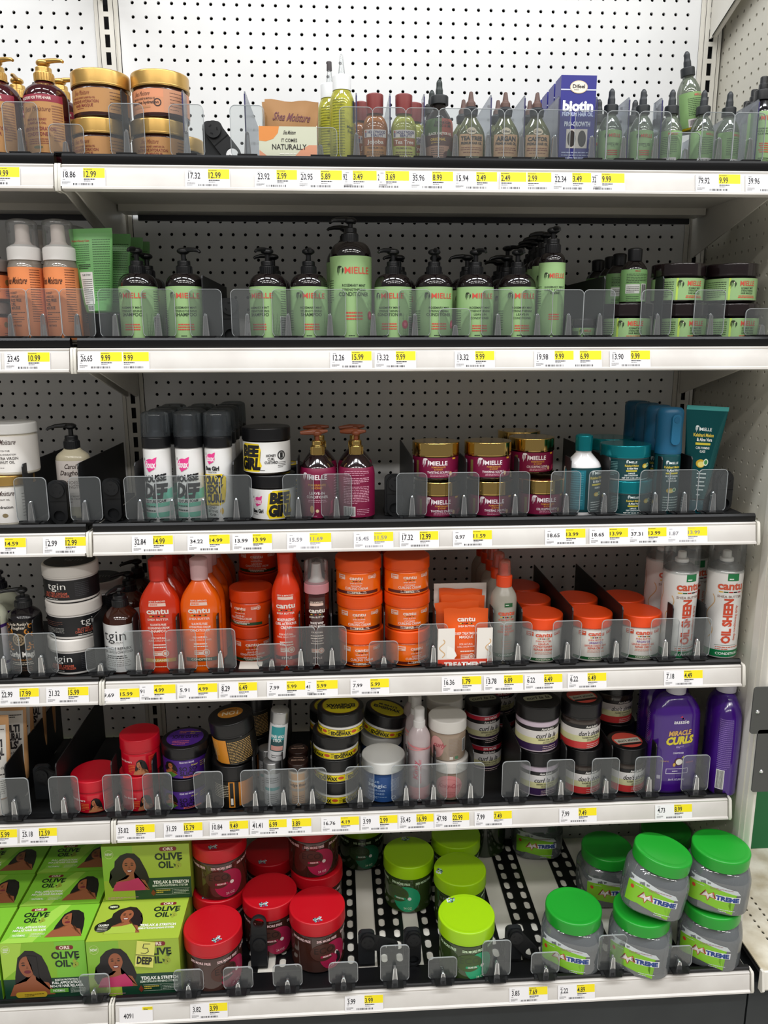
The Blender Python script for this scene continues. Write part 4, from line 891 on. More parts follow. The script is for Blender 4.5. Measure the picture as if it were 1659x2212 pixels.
L = Lab(); L.rect(-54, 54, 5, 98, '#e8e7e5'); L.txt('tgin', -2, 78, 20, '#2a2a2c', w=44, bold=-.005); L.txt('thank God it’s natural'[:0] + 'NATURAL', 0, 64, 2.4, '#77736f', w=30); L.rect(-8, 8, 60, 60.4, '#8a8884', 2)
L.txt('MIRACLE REPAIRX', 2, 52, 5.4, '#2a2a2c', w=54); L.txt('CURL LEAVE IN CONDITIONER', 2, 45, 4.4, '#2a2a2c', w=58); L.lines(-22, 20, 38, 2, 4, '#3a3a3c', 2, al='c'); L.lines(-26, 26, 29, 4, 3.6, '#8a8884', 1.2, al='c'); L.lines(-24, 20, 12, 1, 3, '#8a8884', 1.2)
REPAIR = Kind('pump_bottle', 'bottle', 168, [bottle(p, M('#3a1a10', .1, coat=.6)), label(L, p)] + pump(14.5, 126, 22, 8, BLKP, BLKP, 26, 11, 4))
def cantu_logo(L, x, z, s, ink='#f4e9e0', bar=True, w=None):
    L.txt('cantu', x, z, 9 * s, ink, w=35 * s, bold=.03)
    for k, c in enumerate(('#e0b23a', '#1a3a22', '#b32218', '#1a1614', '#c98a2a', '#2a4a22')): L.rect(x + (-13 + k * 4.4) * s, x + (-13 + k * 4.4 + (4 if k % 2 == 0 else 3)) * s, z - 9.6 * s, z - 7.6 * s, c, 3)
    L.txt('SHEA BUTTER', x, z - 14 * s, 3.4 * s, ink, w=33 * s)
def badge(L, x, z, s, ink='#f1d8cc', bgc='#e07a55'):
    L.rect(x - 12 * s, x + 6 * s, z - 4 * s, z + 4 * s, ink, 2); L.lines(x - 11 * s, x + 2 * s, z + 3 * s, 2, 3 * s, bgc, 1.6 * s, ly=3); L.ell(x + 8 * s, z, 6 * s, 6 * s, ink, 2); L.ring(x + 8 * s, z, 3 * s, 4.4 * s, bgc, 3)
def cbottle(body, capm, l3, band, word):
    p = fil([(35, 0), (38, 4, 5), (38, 140, 24), (17, 170, 10), (14, 174), (14, 177)])
    L = Lab(); L.txt('NEW & IMPROVED', 0, 140, 3, '#f4e3d8', w=32); L.rect(-16, 16, 131, 137, '#f1d0c2', 2); L.lines(-14, 14, 135, 1, 2, body, 1.8, ly=3); cantu_logo(L, 0, 122, 1.15)
    zz = 96
    for t, h, w in (l3): L.txt(t, 0, zz, h, '#f6e6da', w=w, bold=.02); zz -= h * 1.55
    L.rect(-8, 8, 76, 76.5, '#e9b89a', 2); L.txt('FOR NATURAL', 0, 70, 3.6, '#f6e6da', w=27, bold=.02); L.txt('CURLS, COILS & WAVES', 0, 65, 3.2, '#f3d4c4', w=40, bold=.01); L.lines(-13, 13, 58, 2, 5, '#f6e6da', 2.2, al='c'); badge(L, 1, 40, 1.1)
    L.rect(-29, 29, 23, 30, band, 2); L.txt(word, 0, 26.5, 3.8, '#f1ead8', w=len(word) * 4.2, bold=.03); L.lines(-14, 14, 15, 1, 2, '#f1c4a8', 2.2, al='c')
    return Kind('flip_top_bottle', 'bottle', 217, [bottle(p, M(body, .2, coat=.5), .62, 2.5), label(L, p, .62, 2.5), cap(fil([(16, 176), (17, 214, 2), (12, 217)]), capm, ky=.9)])
CSHAMP = cbottle('#d6330f', M('#cf2c1a', .3), (('SULFATE-FREE', 4, 29), ('CLEANSING CREAM', 4, 39), ('SHAMPOO', 4.6, 28)), '#d9a02a', 'CLEANSE')
CCOND = cbottle('#fa6608', M('#dcb2b4', .3), (('SULFATE-FREE', 4, 29), ('HYDRATING CREAM', 4, 39), ('CONDITIONER', 4.6, 36)), '#1f4426', 'CONDITION')
def cjar(r, h, lh, body, lid, lines_, band, word, ink, sub=None, s=1.):
    L = Lab(); H = h - lh; z = H - 11 * s; cantu_logo(L, 0, z, (.72 if not sub else 1.0) * s, ink)
    zz = z - (15.5 if not sub else 20) * s
    for t, hh, w, c in lines_: L.txt(t, 0, zz, hh * s, c, w=w * s, bold=.02); zz -= hh * 1.5 * s
    L.lines(-18 * s, 20 * s, zz + 1, 2, 2.8 * s, ink if sub is None else sub, 1 * s, al='c'); badge(L, 32 * s, z + 1, .72 * s, ink if sub else '#f1d0c2', body if not sub else '#e9e4de'); L.rect(-38 * s, -22 * s, z - 4 * s, z + 5 * s, '#f1cbbb' if not sub else ink, 2); L.lines(-36 * s, -24 * s, z + 3 * s, 2, 4 * s, body, 1.8 * s, ly=3)
    L.rect(-r * 1.05, r * 1.05, 5.5, 11, band, 2); L.txt(word, 0, 8.2, 3.1, '#f1ead8', w=len(word) * 3.1, bold=.02)
    return jar('cream_jar', r, h, lh, M(body, .22, coat=.4), M(lid, .32), L, r - 1.5, e=4)
CW = '#f6e0d2'
CURLCR = cjar(44.5, 71, 23, '#fb6d0c', '#ef5410', (('COCONUT', 3.2, 20, CW), ('CURLING CREAM', 4.6, 44, CW)), '#5a1a12', 'STYLE', CW)
LEAVCR = cjar(42, 73, 23, '#e0480e', '#d8400f', (('LEAVE-IN', 3.2, 20, CW), ('CONDITIONING CREAM', 4.2, 48, CW)), '#1f4426', 'CONDITION', CW)
CR_ = '#d9573a'
WREP = cjar(43.5, 91, 22, '#e9e4dc', '#ea4a15', (('LEAVE-IN', 4, 22, CR_), ('CONDITIONING', 4.6, 42, CR_), ('REPAIR CREAM', 4.6, 40, CR_)), '#1d5a2e', 'CONDITION', CR_, sub='#d98a70', s=.92)
WARG = cjar(43.5, 91, 22, '#e9e4dc', '#ea4a15', (('ARGAN OIL', 4.4, 30, '#7a4fa0'), ('LEAVE-IN CONDITIONING', 3.8, 48, CR_), ('REPAIR CREAM', 4.2, 34, CR_)), '#1d5a2e', 'CONDITION', CR_, sub='#d98a70', s=.92)
p = fil([(25, 0), (27.5, 3, 3), (27.5, 152, 22), (14, 182, 6), (12.5, 186)])
L = Lab(); L.txt('NEW & IMPROVED', 0, 146, 2.8, CW, w=32); L.rect(-15, 15, 138, 143.5, '#f1d0c2', 2); cantu_logo(L, 0, 127, 1.05)
for k, (t, w) in enumerate((('MOISTURIZING', 33), ('CURL ACTIVATOR', 42), ('CREAM', 20))): L.txt(t, 0, 100 - k * 7.4, 5, '#f9eee6', w=w, bold=.03)
L.txt('FOR NATURAL', 0, 72, 3.6, CW, w=27, bold=.02); L.txt('CURLS, COILS & WAVES', 0, 67, 3, CW, w=36); L.lines(-13, 13, 58, 2, 5, CW, 2.4, al='c'); badge(L, 1, 42, 1.05); L.rect(-24, 24, 23, 30, '#5a1a22', 2); L.txt('STYLE', 0, 26.5, 4, '#f1d8cc', w=20, bold=.03); L.lines(-12, 12, 13, 1, 2, CW, 2.2)
ACTIV = Kind('flip_top_bottle', 'bottle', 222, [bottle(p, M('#e83a10', .2, coat=.5)), label(L, p), cap(fil([(13.5, 184), (15, 220, 2), (10, 222)]), M('#d93411', .3))])
p = fil([(21, 0), (23, 3, 3), (23, 143, 6), (20.5, 149)])
L = Lab(); L.txt('NEW & IMPROVED', 0, 132, 2.6, CW, w=24); L.rect(-13, 13, 125, 130, '#f1d0c2', 2); cantu_logo(L, 0, 116, .9)
L.txt('WAVE WHIP', 0, 92, 4.6, '#f4e6e0', w=26, bold=.03); L.txt('CURLING MOUSSE', 0, 86, 4, '#f4e6e0', w=32, bold=.02); L.txt('FOR NATURAL', 0, 74, 3, CW, w=22); L.lines(-13, 13, 68, 4, 5, CW, 1.8, al='c'); badge(L, 0, 38, .95); L.txt('STYLE', 0, 24, 3.6, '#e9cfc6', w=17, bold=.03); L.lines(-10, 10, 13, 1, 2, CW, 2)
PINKC = M('#c98a92', .3)
WAVE = Kind('foam_bottle', 'bottle', 209, [bottle(p, clear('wine_bottle', '#5a1a16', '#4a0f0d', .7, .06, .08)), label(L, p), cap(fil([(23.5, 147), (23.5, 164, 2), (18, 167)]), PINKC, nm='collar'), cap(fil([(18, 165), (11, 172, 3), (8.5, 196, 1), (9, 200, 2), (3, 201)]), '#cfc6c4', nm='pump_head'), cap(fil([(23.2, 165), (22.6, 205, 5), (12, 209)]), CAPC, nm='overcap')])
p = fil([(22, 0), (25, 3, 4), (25, 136, 16), (15, 152, 5), (13, 156)])
L = Lab(); L.rect(-3, 13, 118, 126, '#1d5a2e', 2); L.lines(-1, 11, 123, 1, 2, '#e4efe2', 1.6, ly=3); cantu_logo(L, 2, 106, .95, CR_)
for k, (t, w) in enumerate((('HYDRATING', 24), ('LEAVE-IN', 20), ('CONDITIONING', 34), ('MIST', 12))): L.txt(t, 2, 80 - k * 5.6, 4, CR_, w=w, bold=.02)
L.lines(-8, 14, 50, 4, 5, '#c99080', 1.6, al='c'); L.rect(-25, 25, 17, 24, '#1d5a2e', 2); L.txt('CONDITION', 2, 20.5, 3.6, '#e8eee4', w=28, bold=.03)
RED1 = M('#e2481a', .3)
LMIST = Kind('spray_bottle', 'bottle', 207, [bottle(p, clear('frosted_bottle', '#d9d4c8', '#c4bfb2', .72, .25, .04)), label(L, p), cap(fil([(15, 154), (15.5, 175, 1.5), (11, 177)]), RED1, nm='spray_collar'), cap(fil([(8, 176), (7.5, 190, 1), (7, 198, 1), (3, 199)]), RED1, nm='spray_head'), cap(fil([(12.6, 176), (11, 204, 2), (6, 207)]), clear('red_clear_cap', '#f0a58e', '#e89a86', .3, .08, .07), nm='overcap')])
p = fil([(30, 0), (33, 1.5, 1), (33, 176, 1), (32, 178)])
L = Lab(); L.rect(-100, 100, 4, 176, '#e4e2df'); L.rect(-100, 100, 4, 18, '#0f7a45', 1); L.txt('CONDITION', 6, 11, 5, '#eef4ec', w=46, bold=.03)
L.rect(-6, 16, 160, 175, '#1a7a45', 2); L.lines(-3, 13, 165, 1, 2, '#eef4ec', 2.4, ly=3)
L.txt('cantu', 2, 150, 15, '#cf5538', w=50, bold=.035)
for k, c in enumerate(('#e0b23a', '#1d5a2e', '#b32218', '#1a1614', '#b3284a')): L.rect(-20 + k * 9, -12 + k * 9, 136, 138.4, c, 3)
L.txt('SHEA BUTTER', 2, 128, 4.6, '#8a6a5e', w=48); L.txt('OIL SHEEN', 0, 78, 16, '#cc4628', w=92, bold=.05, rot=90); L.txt('deep conditioning spray', 16, 74, 6, '#cf6a4a', w=72, rot=90); L.rect(-20, 24, 28, 28.6, '#2a5a3a', 2); L.lines(-18, 30, 25, 2, 4, '#cf6a4a', 1.6)
def curl(L, x, z, h, w):
    P0 = None
    for k in range(25):
        t = k / 24; q = (x + w * math.sin(t * 9), z + h * t)
        if P0:
            dx, dz = q[0] - P0[0], q[1] - P0[1]; n = math.hypot(dx, dz) + 1e-6; nx, nz = -dz / n * .9, dx / n * .9
            L.poly([(P0[0] - nx, P0[1] - nz), (q[0] - nx, q[1] - nz), (q[0] + nx, q[1] + nz), (P0[0] + nx, P0[1] + nz)], '#d9b07e', 1.5)
        P0 = q
curl(L, -34, 40, 90, 8); curl(L, 40, 30, 70, 6); curl(L, 36, 110, 60, 7); curl(L, -60, 30, 120, 8)
SHEEN = Kind('aerosol_can', 'spray can', 230, [bottle(p, M('#dcdad8', .2, .3), nm='can_body'), label(L, p), cap(fil([(32, 178), (33, 180, 1), (20, 190, 6), (14, 191, 1), (14, 193)]), M('#9a9a9a', .25, .9), nm='dome'), cap(fil([(13, 192), (13, 199, 1), (8.5, 200, .5), (8, 213, 2), (4, 214)]), '#e9e6e2', nm='spray_head'), cap(fil([(34, 174), (34, 228, 3), (28, 230)]), CAPC, nm='overcap')])
# ------------------------------------------------------------------ shelf 5
L = Lab(); L.rect(-27, 27, 38, 186, '#dedbd5'); L.lines(0, 24, 178, 2, 4, '#3a3634', 1.8)
for k, (t, w) in enumerate((('MULTI', 40), ('NATURAL', 46), ("OILS'", 34))): L.txt(t, 0, 150 - k * 17, 14, '#26242a', w=w, bold=.05)
L.txt('Coconut Fruit Oil', 2, 100, 5, '#4a4644', w=40, shear=.3); L.lines(-22, 24, 88, 2, 6, '#2a2826', 2.4); L.lines(-22, 24, 74, 8, 4.2, '#77736c', 1.6)
TAN = tube('tan', 66, 205, 34, 21, M('#cf9c68', .4), M('#dcd7d0', .3), L)
RED = '#cf0f28'
def redjar(r, h, lh):
    L = Lab(); H = h - lh; L.txt('for fingers', -r * .45, H * .64, 4.6, '#f4d0d0', w=r * .72, bold=.03); L.lines(-r * .3, r * .05, H * .5, 5, 3.4, '#e8743a', 1.6); portrait(L, r * .32, H * .5, H * .24, 'straight', None, 2, '#b8764e'); L.rect(r * .75, r * 1.2, H * .18, H * .82, '#e0402e', 1); L.lines(r * .8, r * 1.15, H * .75, 6, 4, '#c9202a', 1.6)
    return jar('cream_jar', r, h, lh, M(RED, .22, coat=.4), M('#c10d23', .3), L, r - 1.2, e=2.5)
RED_A, RED_B = redjar(44.5, 69, 23), redjar(38.5, 76, 27)
L = SLab(1, .82); L.rect(-92, 92, 5, 50, '#4a2283'); portrait(L, -26, 34, 12, 'curly', None, 2, '#b8683a'); L.poly([(-42, 10), (-20, 6), (-12, 14), (-24, 20)], '#4a7a2a', 3)
L.txt('FEAR NO MORE', 8, 45, 4, '#e4dcf0', w=28, bold=.02); L.txt('braid', 22, 37, 4, '#e0d23a', w=12, shear=.3); L.txt('SO SO', 10, 28, 10, '#181020', w=34, bold=.02); L.txt('SLICK', 10, 16, 10, '#181020', w=32, bold=.02); L.rect(0, 36, 5.5, 9.5, '#d96a5a', 3); L.lines(2, 34, 8.6, 1, 2, '#3a1020', 1.6, ly=4); L.lines(34, 52, 40, 3, 5, '#c9b23a', 1.6)
T_ = Lab(); T_.ell(0, 0, 36, 36, '#4a2283', 1, 40); T_.txt('SO SO SLICK', 0, 2, 12, '#181020', w=52, bold=.02, ly=3, rot=180); T_.lines(-22, 10, -14, 3, 6, '#d96a7a', 2.4); T_.lines(8, 28, 22, 2, 6, '#c9b23a', 2.4); T_.lines(-14, 14, 24, 2, 5, '#d9823a', 2)
SOSO = jar('cream_jar', 46.5, 67, 24, M('#3c1b70', .25), M('#141216', .3), L, 45, lidlab=T_)
def amber(front):
    L = SLab(1, .8); L.rect(-84, 84, 6, 74, '#15130f')
    if front: L.rect(-70, -10, 8, 72, '#e0912a', 1); L.lines(-62, -30, 66, 10, 4.4, '#f0c47a', 1.5, ly=3); L.bars(-58, -42, 12, 42); L.lines(-8, 40, 66, 14, 4.2, '#d9b06a', 1.4)
    else: L.lines(-40, -6, 64, 8, 4.6, '#d9cdb4', 1.4); L.rect(-6, 6, 5, 74, '#d98a2a', 1); L.rect(-3.5, 3.5, 8, 72, '#15130f', 1.4); L.rect(-2, 2.5, 12, 30, '#e9e6e0', 2); L.rect(14, 70, 8, 72, '#d9862a', 1)
    T_ = Lab(); T_.ell(0, 4, 25, 20, '#cf8a2e', 1, 36); T_.txt('AFRICA', 0, 15, 4, '#3a2412', w=26, ly=3); T_.txt('NO1', 0, 2, 13, '#f0dcb8', w=32, bold=.03, ly=3)
    return jar('gel_jar', 43.5, 92, 30, M('#15110d', .15, coat=.4), M('#121113', .3), L, 42, lidlab=T_, e=6)
AMB_U, AMB_L = amber(1), amber(0)
p = fil([(16, 0), (17.5, 1.5, 1.5), (17.5, 78, 1), (16, 80)])
L = Lab(); L.rect(-54, 54, 3, 78, '#d4d4d6'); L.rect(-14, 14, 22, 74, '#16464a', 1); L.rect(-14, 14, 46, 74, '#2a8f94', 1.4); L.txt('HAIR WAX', 0, 54, 6, '#e8efee', w=26, bold=.03); L.txt('STICK', 0, 46, 6, '#e8efee', w=17, bold=.03); L.rect(-12, 12, 24, 34, '#c9948a', 2); L.lines(-10, 10, 14, 2, 4, '#4a4a4c', 1.6)
SILV = M('#b9b9ba', .28, .8)
WAX = Kind('wax_stick', 'hair wax stick', 106, [bottle(p, M('#cfd0d2', .25, .4)), label(L, p), cap(fil([(18.2, 80), (18.2, 104, 2), (12, 106)]), SILV)])
L2 = Lab(); L2.rect(-54, 54, 3, 78, '#c8c8ca'); L2.lines(-14, 14, 70, 3, 5, '#55575a', 1.6, al='c'); L2.rect(-16, 16, 40, 47, '#4aa0a0', 1); L2.lines(-12, 12, 32, 6, 4.6, '#66686a', 1.4, al='c')
WAX_B = Kind('wax_stick', 'hair wax stick', 106, [WAX.parts[0], label(L2, p), WAX.parts[2]])
p = fil([(18, 0), (20, 1.5, 1.5), (20, 74, 1), (18, 76)])
L = Lab(); L.rect(-60, 60, 4, 74, '#cfb9a4'); L.rect(-14, 14, 6, 72, '#e0ac7a', 1); L.txt('edge fixer', 0, 48, 6, '#3a2418', w=34, bold=.02, shear=.2); L.rect(-60, 60, 54, 58, '#e9e4dc', 1.4); L.rect(-60, 60, 34, 40, '#b8a694', 1.4); L.lines(-12, 12, 24, 4, 4, '#7a5a44', 1.2, al='c')
T_ = Lab(); T_.txt('MAX HOLD', 0, -2, 5, '#b89a86', w=26, bold=.03, ly=2); T_.lines(-12, 12, 8, 1, 3, '#b89a86', 2, al='c')
MAXH = Kind('wax_stick', 'hair wax stick', 92, [bottle(p, M('#d9c4ae', .2)), label(L, p), ('cap', MB().loft([(19, 76)] + fil([(21, 77, .5), (21, 91, 2), (14, 92)]), M('#2e1d18', .25)).build('cap'), None, [('cap_label', T_.mesh('cap_label', top(92), sx=0))])])
def edgewax(rot=0):
    L = Lab(); L.rect(-96, 96, 4, 17, '#e8d416'); L.rect(-96, 96, 3.2, 4, '#5a3a1a', .5); L.rect(-96, 96, 17, 17.8, '#5a3a1a', .5)
    for x in (-62, 0, 62): L.txt('EDGEWAX', x, 9.5, 7, '#1c1810', w=40, bold=.05); L.txt("MURRAY'S", x, 15.2, 2.6, '#1c1810', w=16, bold=.04)
    for x in (-31, 31): L.ell(x - 4, 11, 6, 3, '#c9502a', 2); L.lines(x + 4, x + 10, 15, 3, 3.4, '#6a5a1a', 1.2)
    T_ = Lab(); T_.ring(0, 0, 36, 38, '#7a4a1a', 1, 40); T_.ell(0, 0, 36, 36, '#d9cb12', 1, 40); T_.txt('EDGEWAX', 0, -3, 12, '#1c1810', w=58, bold=.05, ly=3, rot=rot); T_.txt("MURRAY'S", 0, 12 if rot < 90 else -14, 8, '#1c1810', w=40, bold=.04, ly=3, rot=rot)
    return jar('wax_tin', 46.5, 48.5, 25, M('#e4e2dc', .3), M('#161617', .3), L, 45.5, lidlab=T_, e=7, cat='tin')
EDGE, EDGE_R = edgewax(0), edgewax(180)
L = SLab(1, .77); L.rect(-88, 88, 4, 74, '#234b86'); L.txt('Blue', -14, 62, 9, '#9ab4d6', w=22); L.txt('Magic', -8, 50, 10, '#c9d6e6', w=38, bold=.01); L.txt('CONDITIONER', -10, 36, 5, '#9ab4d6', w=38); L.txt('HAIR DRESS', -10, 27, 5, '#9ab4d6', w=34); L.lines(-26, 12, 19, 2, 4, '#9ab4d6', 1.6); L.lines(20, 40, 66, 10, 3.4, '#b9c8de', 1); L.ring(26, 14, 3.4, 5, '#b9c8de', 2)
BLUE = jar('cream_jar', 44.5, 87, 23, M('#1f447c', .25), M('#dcdcd8', .35), L, 42.5, e=5)
p = fil([(20, 0), (22.5, 3, 4), (22.5, 140, 12), (13, 156, 4), (11, 158)])
L = Lab(); L.rect(-34, 34, 8, 34, '#e8a0a4', 1); L.poly([(-34, 122), (34, 112), (34, 116), (-34, 127)], '#d98a8e', 2); L.poly([(-34, 112), (34, 118), (34, 120), (-34, 115)], '#e09a9c', 2); L.txt('KNOT TODAY', 0, 70, 5, '#d97a86', w=52, rot=90, bold=.02); L.txt('Kinky', -9, 72, 9, '#cf5a6e', w=40, rot=90, shear=.3)
KNOT = Kind('lotion_bottle', 'bottle', 198, [bottle(p, clear('pale_lotion', '#e9dede', '#d4c4c6', .8, .15, .06)), label(L, p), cap(fil([(12, 156), (12, 170, 1), (10.5, 171, .5), (10.5, 196, 2), (6, 198)]), M('#d5d2d0', .3))])
def kinkyjar(side):
    L = SLab(1, .88)
    if side: L.ell(-24, 34, 16, 26, '#d9a09c', 1); L.txt('curly', -18, 40, 11, '#b8505a', w=26, shear=.3, bold=.02); L.lines(2, 26, 56, 12, 3.6, '#a0938a', .9); L.rect(4, 11, 6, 13, '#dcd6cc', 2); L.rect(15, 22, 6, 13, '#5a8a6a', 2); L.bars(34, 44, 20, 50)
    else: L.ell(0, 36, 28, 28, '#d98a8a', 1); L.txt('Kinky-Curly', 2, 38, 10, '#b8505a', w=48, shear=.3, bold=.02); L.ring(0, 32, 22, 23.2, '#c97070', 2); L.lines(-14, 14, 22, 3, 4, '#b86a66', 1.2, al='c')
    return jar('gel_jar', 38.5, 85, 24, clear('beige_gel', '#cdb9a6', '#b7a18c', .75, .08, .08), M('#d9d5cf', .32), L, 37, e=4)
KINK_U, KINK_L = kinkyjar(1), kinkyjar(0)
def aunt(r, h, lh, word, sub, low, mid, lid_t, more=False, lidr='#c9c3a4'):
    L = Lab(); H = h - lh; W_ = r * 2; z = H - 12
    L.rect(-W_, W_, z - 8, z, '#1b191a'); L.rect(-W_, W_, z - 9.4, z - 8, '#eae6e0'); L.txt("Aunt Jackie's", 4, z - 4, 4.6, '#f0ece6', w=27, bold=.03, shear=.15)
    if more: L.rect(-W_, W_, z, z + 9, '#b31f32'); L.txt('20% MORE', 6, z + 4.5, 5, '#f2dcdc', w=30, bold=.03)
    q = z - 9.4; L.rect(-W_, W_, q - 14, q, '#dfdbd8'); L.rect(-W_, W_, q - 27, q - 14, mid); L.rect(-W_, W_, 5, q - 27, low)
    L.txt(word, 2, q - 9, 10, '#161414', w=44 if len(word) < 11 else 50, bold=.01, shear=.25, ly=4); L.txt(sub, 4, q - 18, 3, '#2a2622', w=38, bold=.02); L.lines(-6, 24, q - 22, 2, 2.6, '#3a342e', .9, al='c'); L.lines(-6, 26, q - 32, 3, 4, '#e4c9c4', 1.2, al='c')
    T_ = Lab()
    if lid_t == 'p': T_.poly(rrect(-30, 30, -9, 12, 8), '#b7b79c', 2); T_.txt('curl la la', 0, 2, 11, '#1a1816', w=50, bold=.02, shear=.2, ly=4)
    else: T_.ell(0, 0, r * .74, r * .74, '#c94a3c', 1, 36); T_.poly([(-r * .62, -12), (r * .62, -12), (r * .66, 6), (-r * .66, 6)], '#c4c0b0', 2); T_.txt("don't shrink", 0, -3, 8, '#1a1816', w=46, shear=.2, ly=4); T_.rect(-r * .6, r * .6, -20, -13, '#26221f', 2)
    return jar('cream_jar', r, h, lh, M('#cdbccb', .25) if lid_t == 'p' else M('#3a302a', .15, coat=.4), M('#111012', .28), L, r - 2, lidlab=T_, e=5)
LALA = aunt(45, 98, 30, 'curl la la', 'DEFINING CURL CUSTARD', '#3c2450', '#d9d6a0', 'p')
LALA_M = aunt(39, 78, 20, 'curl la la', 'DEFINING CURL CUSTARD', '#33203f', '#cfcb9c', 'p', True)
DONT = aunt(41, 100, 32, "don't shrink", 'FLAXSEED ELONGATING GEL', '#cf3a3a', '#d3d2a2', 'r')
PUR = '#42167f'
p = fil([(46, 0), (52, 5, 8), (53, 120, 20), (51, 180, 50), (30, 206, 16), (17, 211), (17, 214)])
L = Lab(); L.poly([(-2, 170), (8, 167), (3, 164), (4, 172)], '#d9305a', 2); L.txt('aussie', 2, 160, 8.4, '#f2eef6', w=32, bold=.02); L.txt('MIRACLE', 0, 136, 9.6, '#e0b060', w=46, bold=.04, shear=.2, rot=4); L.txt('CURLS', 0, 120, 15, '#e4d23a', w=56, bold=.06, shear=.2, rot=4); L.lines(-6, 10, 108, 2, 3, '#b9a0d9', 1.6)
L.txt('CONDITIONER', 0, 92, 3.4, '#e8e0f2', w=22, bold=.02); L.ell(2, 72, 9, 8.5, '#5a3a2a', 2); L.ell(3, 72, 7, 6.5, '#ece6dc', 3); L.ell(-7, 66, 3, 4, '#c9a04a', 3); L.poly([(7, 80), (12, 86), (12, 80)], '#c9c04a', 3)
L.txt('COCONUT OIL', -27, 74, 3, '#c9a060', w=17); L.txt('PARABEN FREE', 26, 70, 3, '#c96a8a', w=17)
for a in ((-23, 23, 56.6, 57.6), (-23, 23, 46, 47), (-23, -22, 46, 57.6), (22, 23, 46, 57.6)): L.rect(*a, '#e8e0f2', 2)
L.lines(-10, 12, 52.6, 1, 2, '#e8e0f2', 1.8); L.txt('30.4 FL OZ (900 mL)', 0, 33, 4, '#e8e0f2', w=34); L.rect(-40, -33, 34, 42, '#cfc6dc', 2)
LB = Lab(); LB.bars(-90, -76, 20, 60); LB.rect(-91, -75, 8, 18, '#17141c', 2); LB.lines(-92, -66, 170, 26, 4.2, '#8a6ab8', 1.4)
AUSSIE = Kind('pump_bottle', 'bottle', 246, [bottle(p, M(PUR, .16, coat=.6), .58, 2.6), label(L, p, .58, 2.6, szp=10), label(LB, p, .58, 2.6, szp=10, nm='back_label'), cap(fil([(19, 212), (20, 232, 2), (16, 234, 1), (16, 244, 2), (8, 246)]), M('#cfccd6', .35), nm='pump_collar')])
# ------------------------------------------------------------------ shelf 6
GRN, GRND = '#86b92c', '#17402c'
def ors(L, x, z, s):
    L.poly(stadium(x - 17 * s, x + 17 * s, z - 4.2 * s, z + 4.2 * s, 6), '#7c2026', 2); L.txt('ORS', x, z, 5.8 * s, '#f2e6d4', w=20 * s, bold=.03)
    L.txt('OLIVE', x, z - 15 * s, 13 * s, '#16261a', w=54 * s, bold=.035); L.txt('OIL', x - 6 * s, z - 32 * s, 13 * s, '#16261a', w=30 * s, bold=.035)
    for a, b_ in ((17, -28), (21, -34), (16, -37)): L.ell(x + a * s, z + b_ * s, 3.4 * s, 4.2 * s, '#9aa63a', 3)
    L.poly([(x + 17 * s, z - 24 * s), (x + 28 * s, z - 18 * s), (x + 22 * s, z - 26 * s)], '#3f5a2a', 3); L.poly([(x + 12 * s, z - 38 * s), (x + 9 * s, z - 30 * s), (x + 14 * s, z - 32 * s)], '#2f4a24', 3)
def carton(nm, w, h, d, front, topl, col):
    b = MB().box(-w / 2, w / 2, -d / 2, d / 2, 0, h, M(col, .35)); b.box(-w / 2 + .4, w / 2 - .4, d / 2, d / 2 + .5, 1, h - 1, M('#6a9a2a', .4))
    return Kind('relaxer_carton', 'box', h, [('carton', b.build('carton')), ('front_print', front.mesh('front_print', flat(-d / 2), sx=0)), ('top_print', topl.mesh('top_print', top(h), sx=0))])
def texlax():
    w, h, d = 172, 110, 108; A = SLab(1, 122 / 110); x0 = -w / 2
    A.rect(x0, w / 2, 0, h, '#9db83a'); A.rect(x0, x0 + 60, 40, h, '#86b938', .5); A.rect(x0 + 60, w / 2, 0, 43, GRND, 1)
    portrait(A, -34, 68, 29, 'wavy', '#c23566', 2); A.ring(-72, 94, 8, 9, '#b9d27a', 2); A.txt('NEW!', -72, 94, 5, '#eaf2d4', w=13, bold=.03); ors(A, 44, 101, 1.0)
    A.txt('TEXLAX & STRETCH', 46, 34, 6, '#f0f2ea', w=70, bold=.04, ly=6); A.txt('SEMI-STRAIGHTENING SYSTEM', 44, 27, 4, '#dfe8da', w=70, bold=.02, ly=6); A.lines(16, 44, 18, 2, 4, '#d0b64a', 2, ly=6); A.lines(50, 80, 18, 3, 3, '#c9d2c4', 1, ly=6); A.rect(14, 82, 20, 20.5, '#c9d2c4', 5); A.rect(14, 82, 8, 8.5, '#c9d2c4', 5); A.rect(47, 47.6, 8, 20, '#c9d2c4', 5)
    A.poly([(5, 12), (10, 20), (15, 12), (10, 6)], '#7a3020', 6); A.lines(-80, -20, 6, 2, 2.6, '#e09ab4', .9, ly=6)
    B = Lab(); B.rect(x0, w / 2, -d / 2, d / 2, '#a2bb3c'); portrait(B, -26, 10, 27, 'curly', '#a9c24a', 2); ors(B, 48, 40, .95)
    B.ell(-64, -18, 16, 14, '#181a14', 6); B.txt('OLIGRO', -64, -14, 5, '#e8e6da', w=20, bold=.04, ly=8); B.lines(-74, -54, -20, 3, 4, '#c9c6b4', 1.4, ly=8, al='c'); B.ell(-58, 36, 11, 7, '#1c1e16', 6); B.txt('NEW!', -58, 36, 5, '#e8f0d4', w=14, bold=.04, ly=8); B.txt('TEXLAX & STRETCH', 40, -18, 6, '#f4f4ec', w=68, bold=.04, ly=6); B.txt('SEMI-STRAIGHTENING SYSTEM', 38, -26, 4.4, '#f4f4ec', w=68, bold=.03, ly=6)
    return carton('texlax', w, 122, d, A, B, '#9db83a')
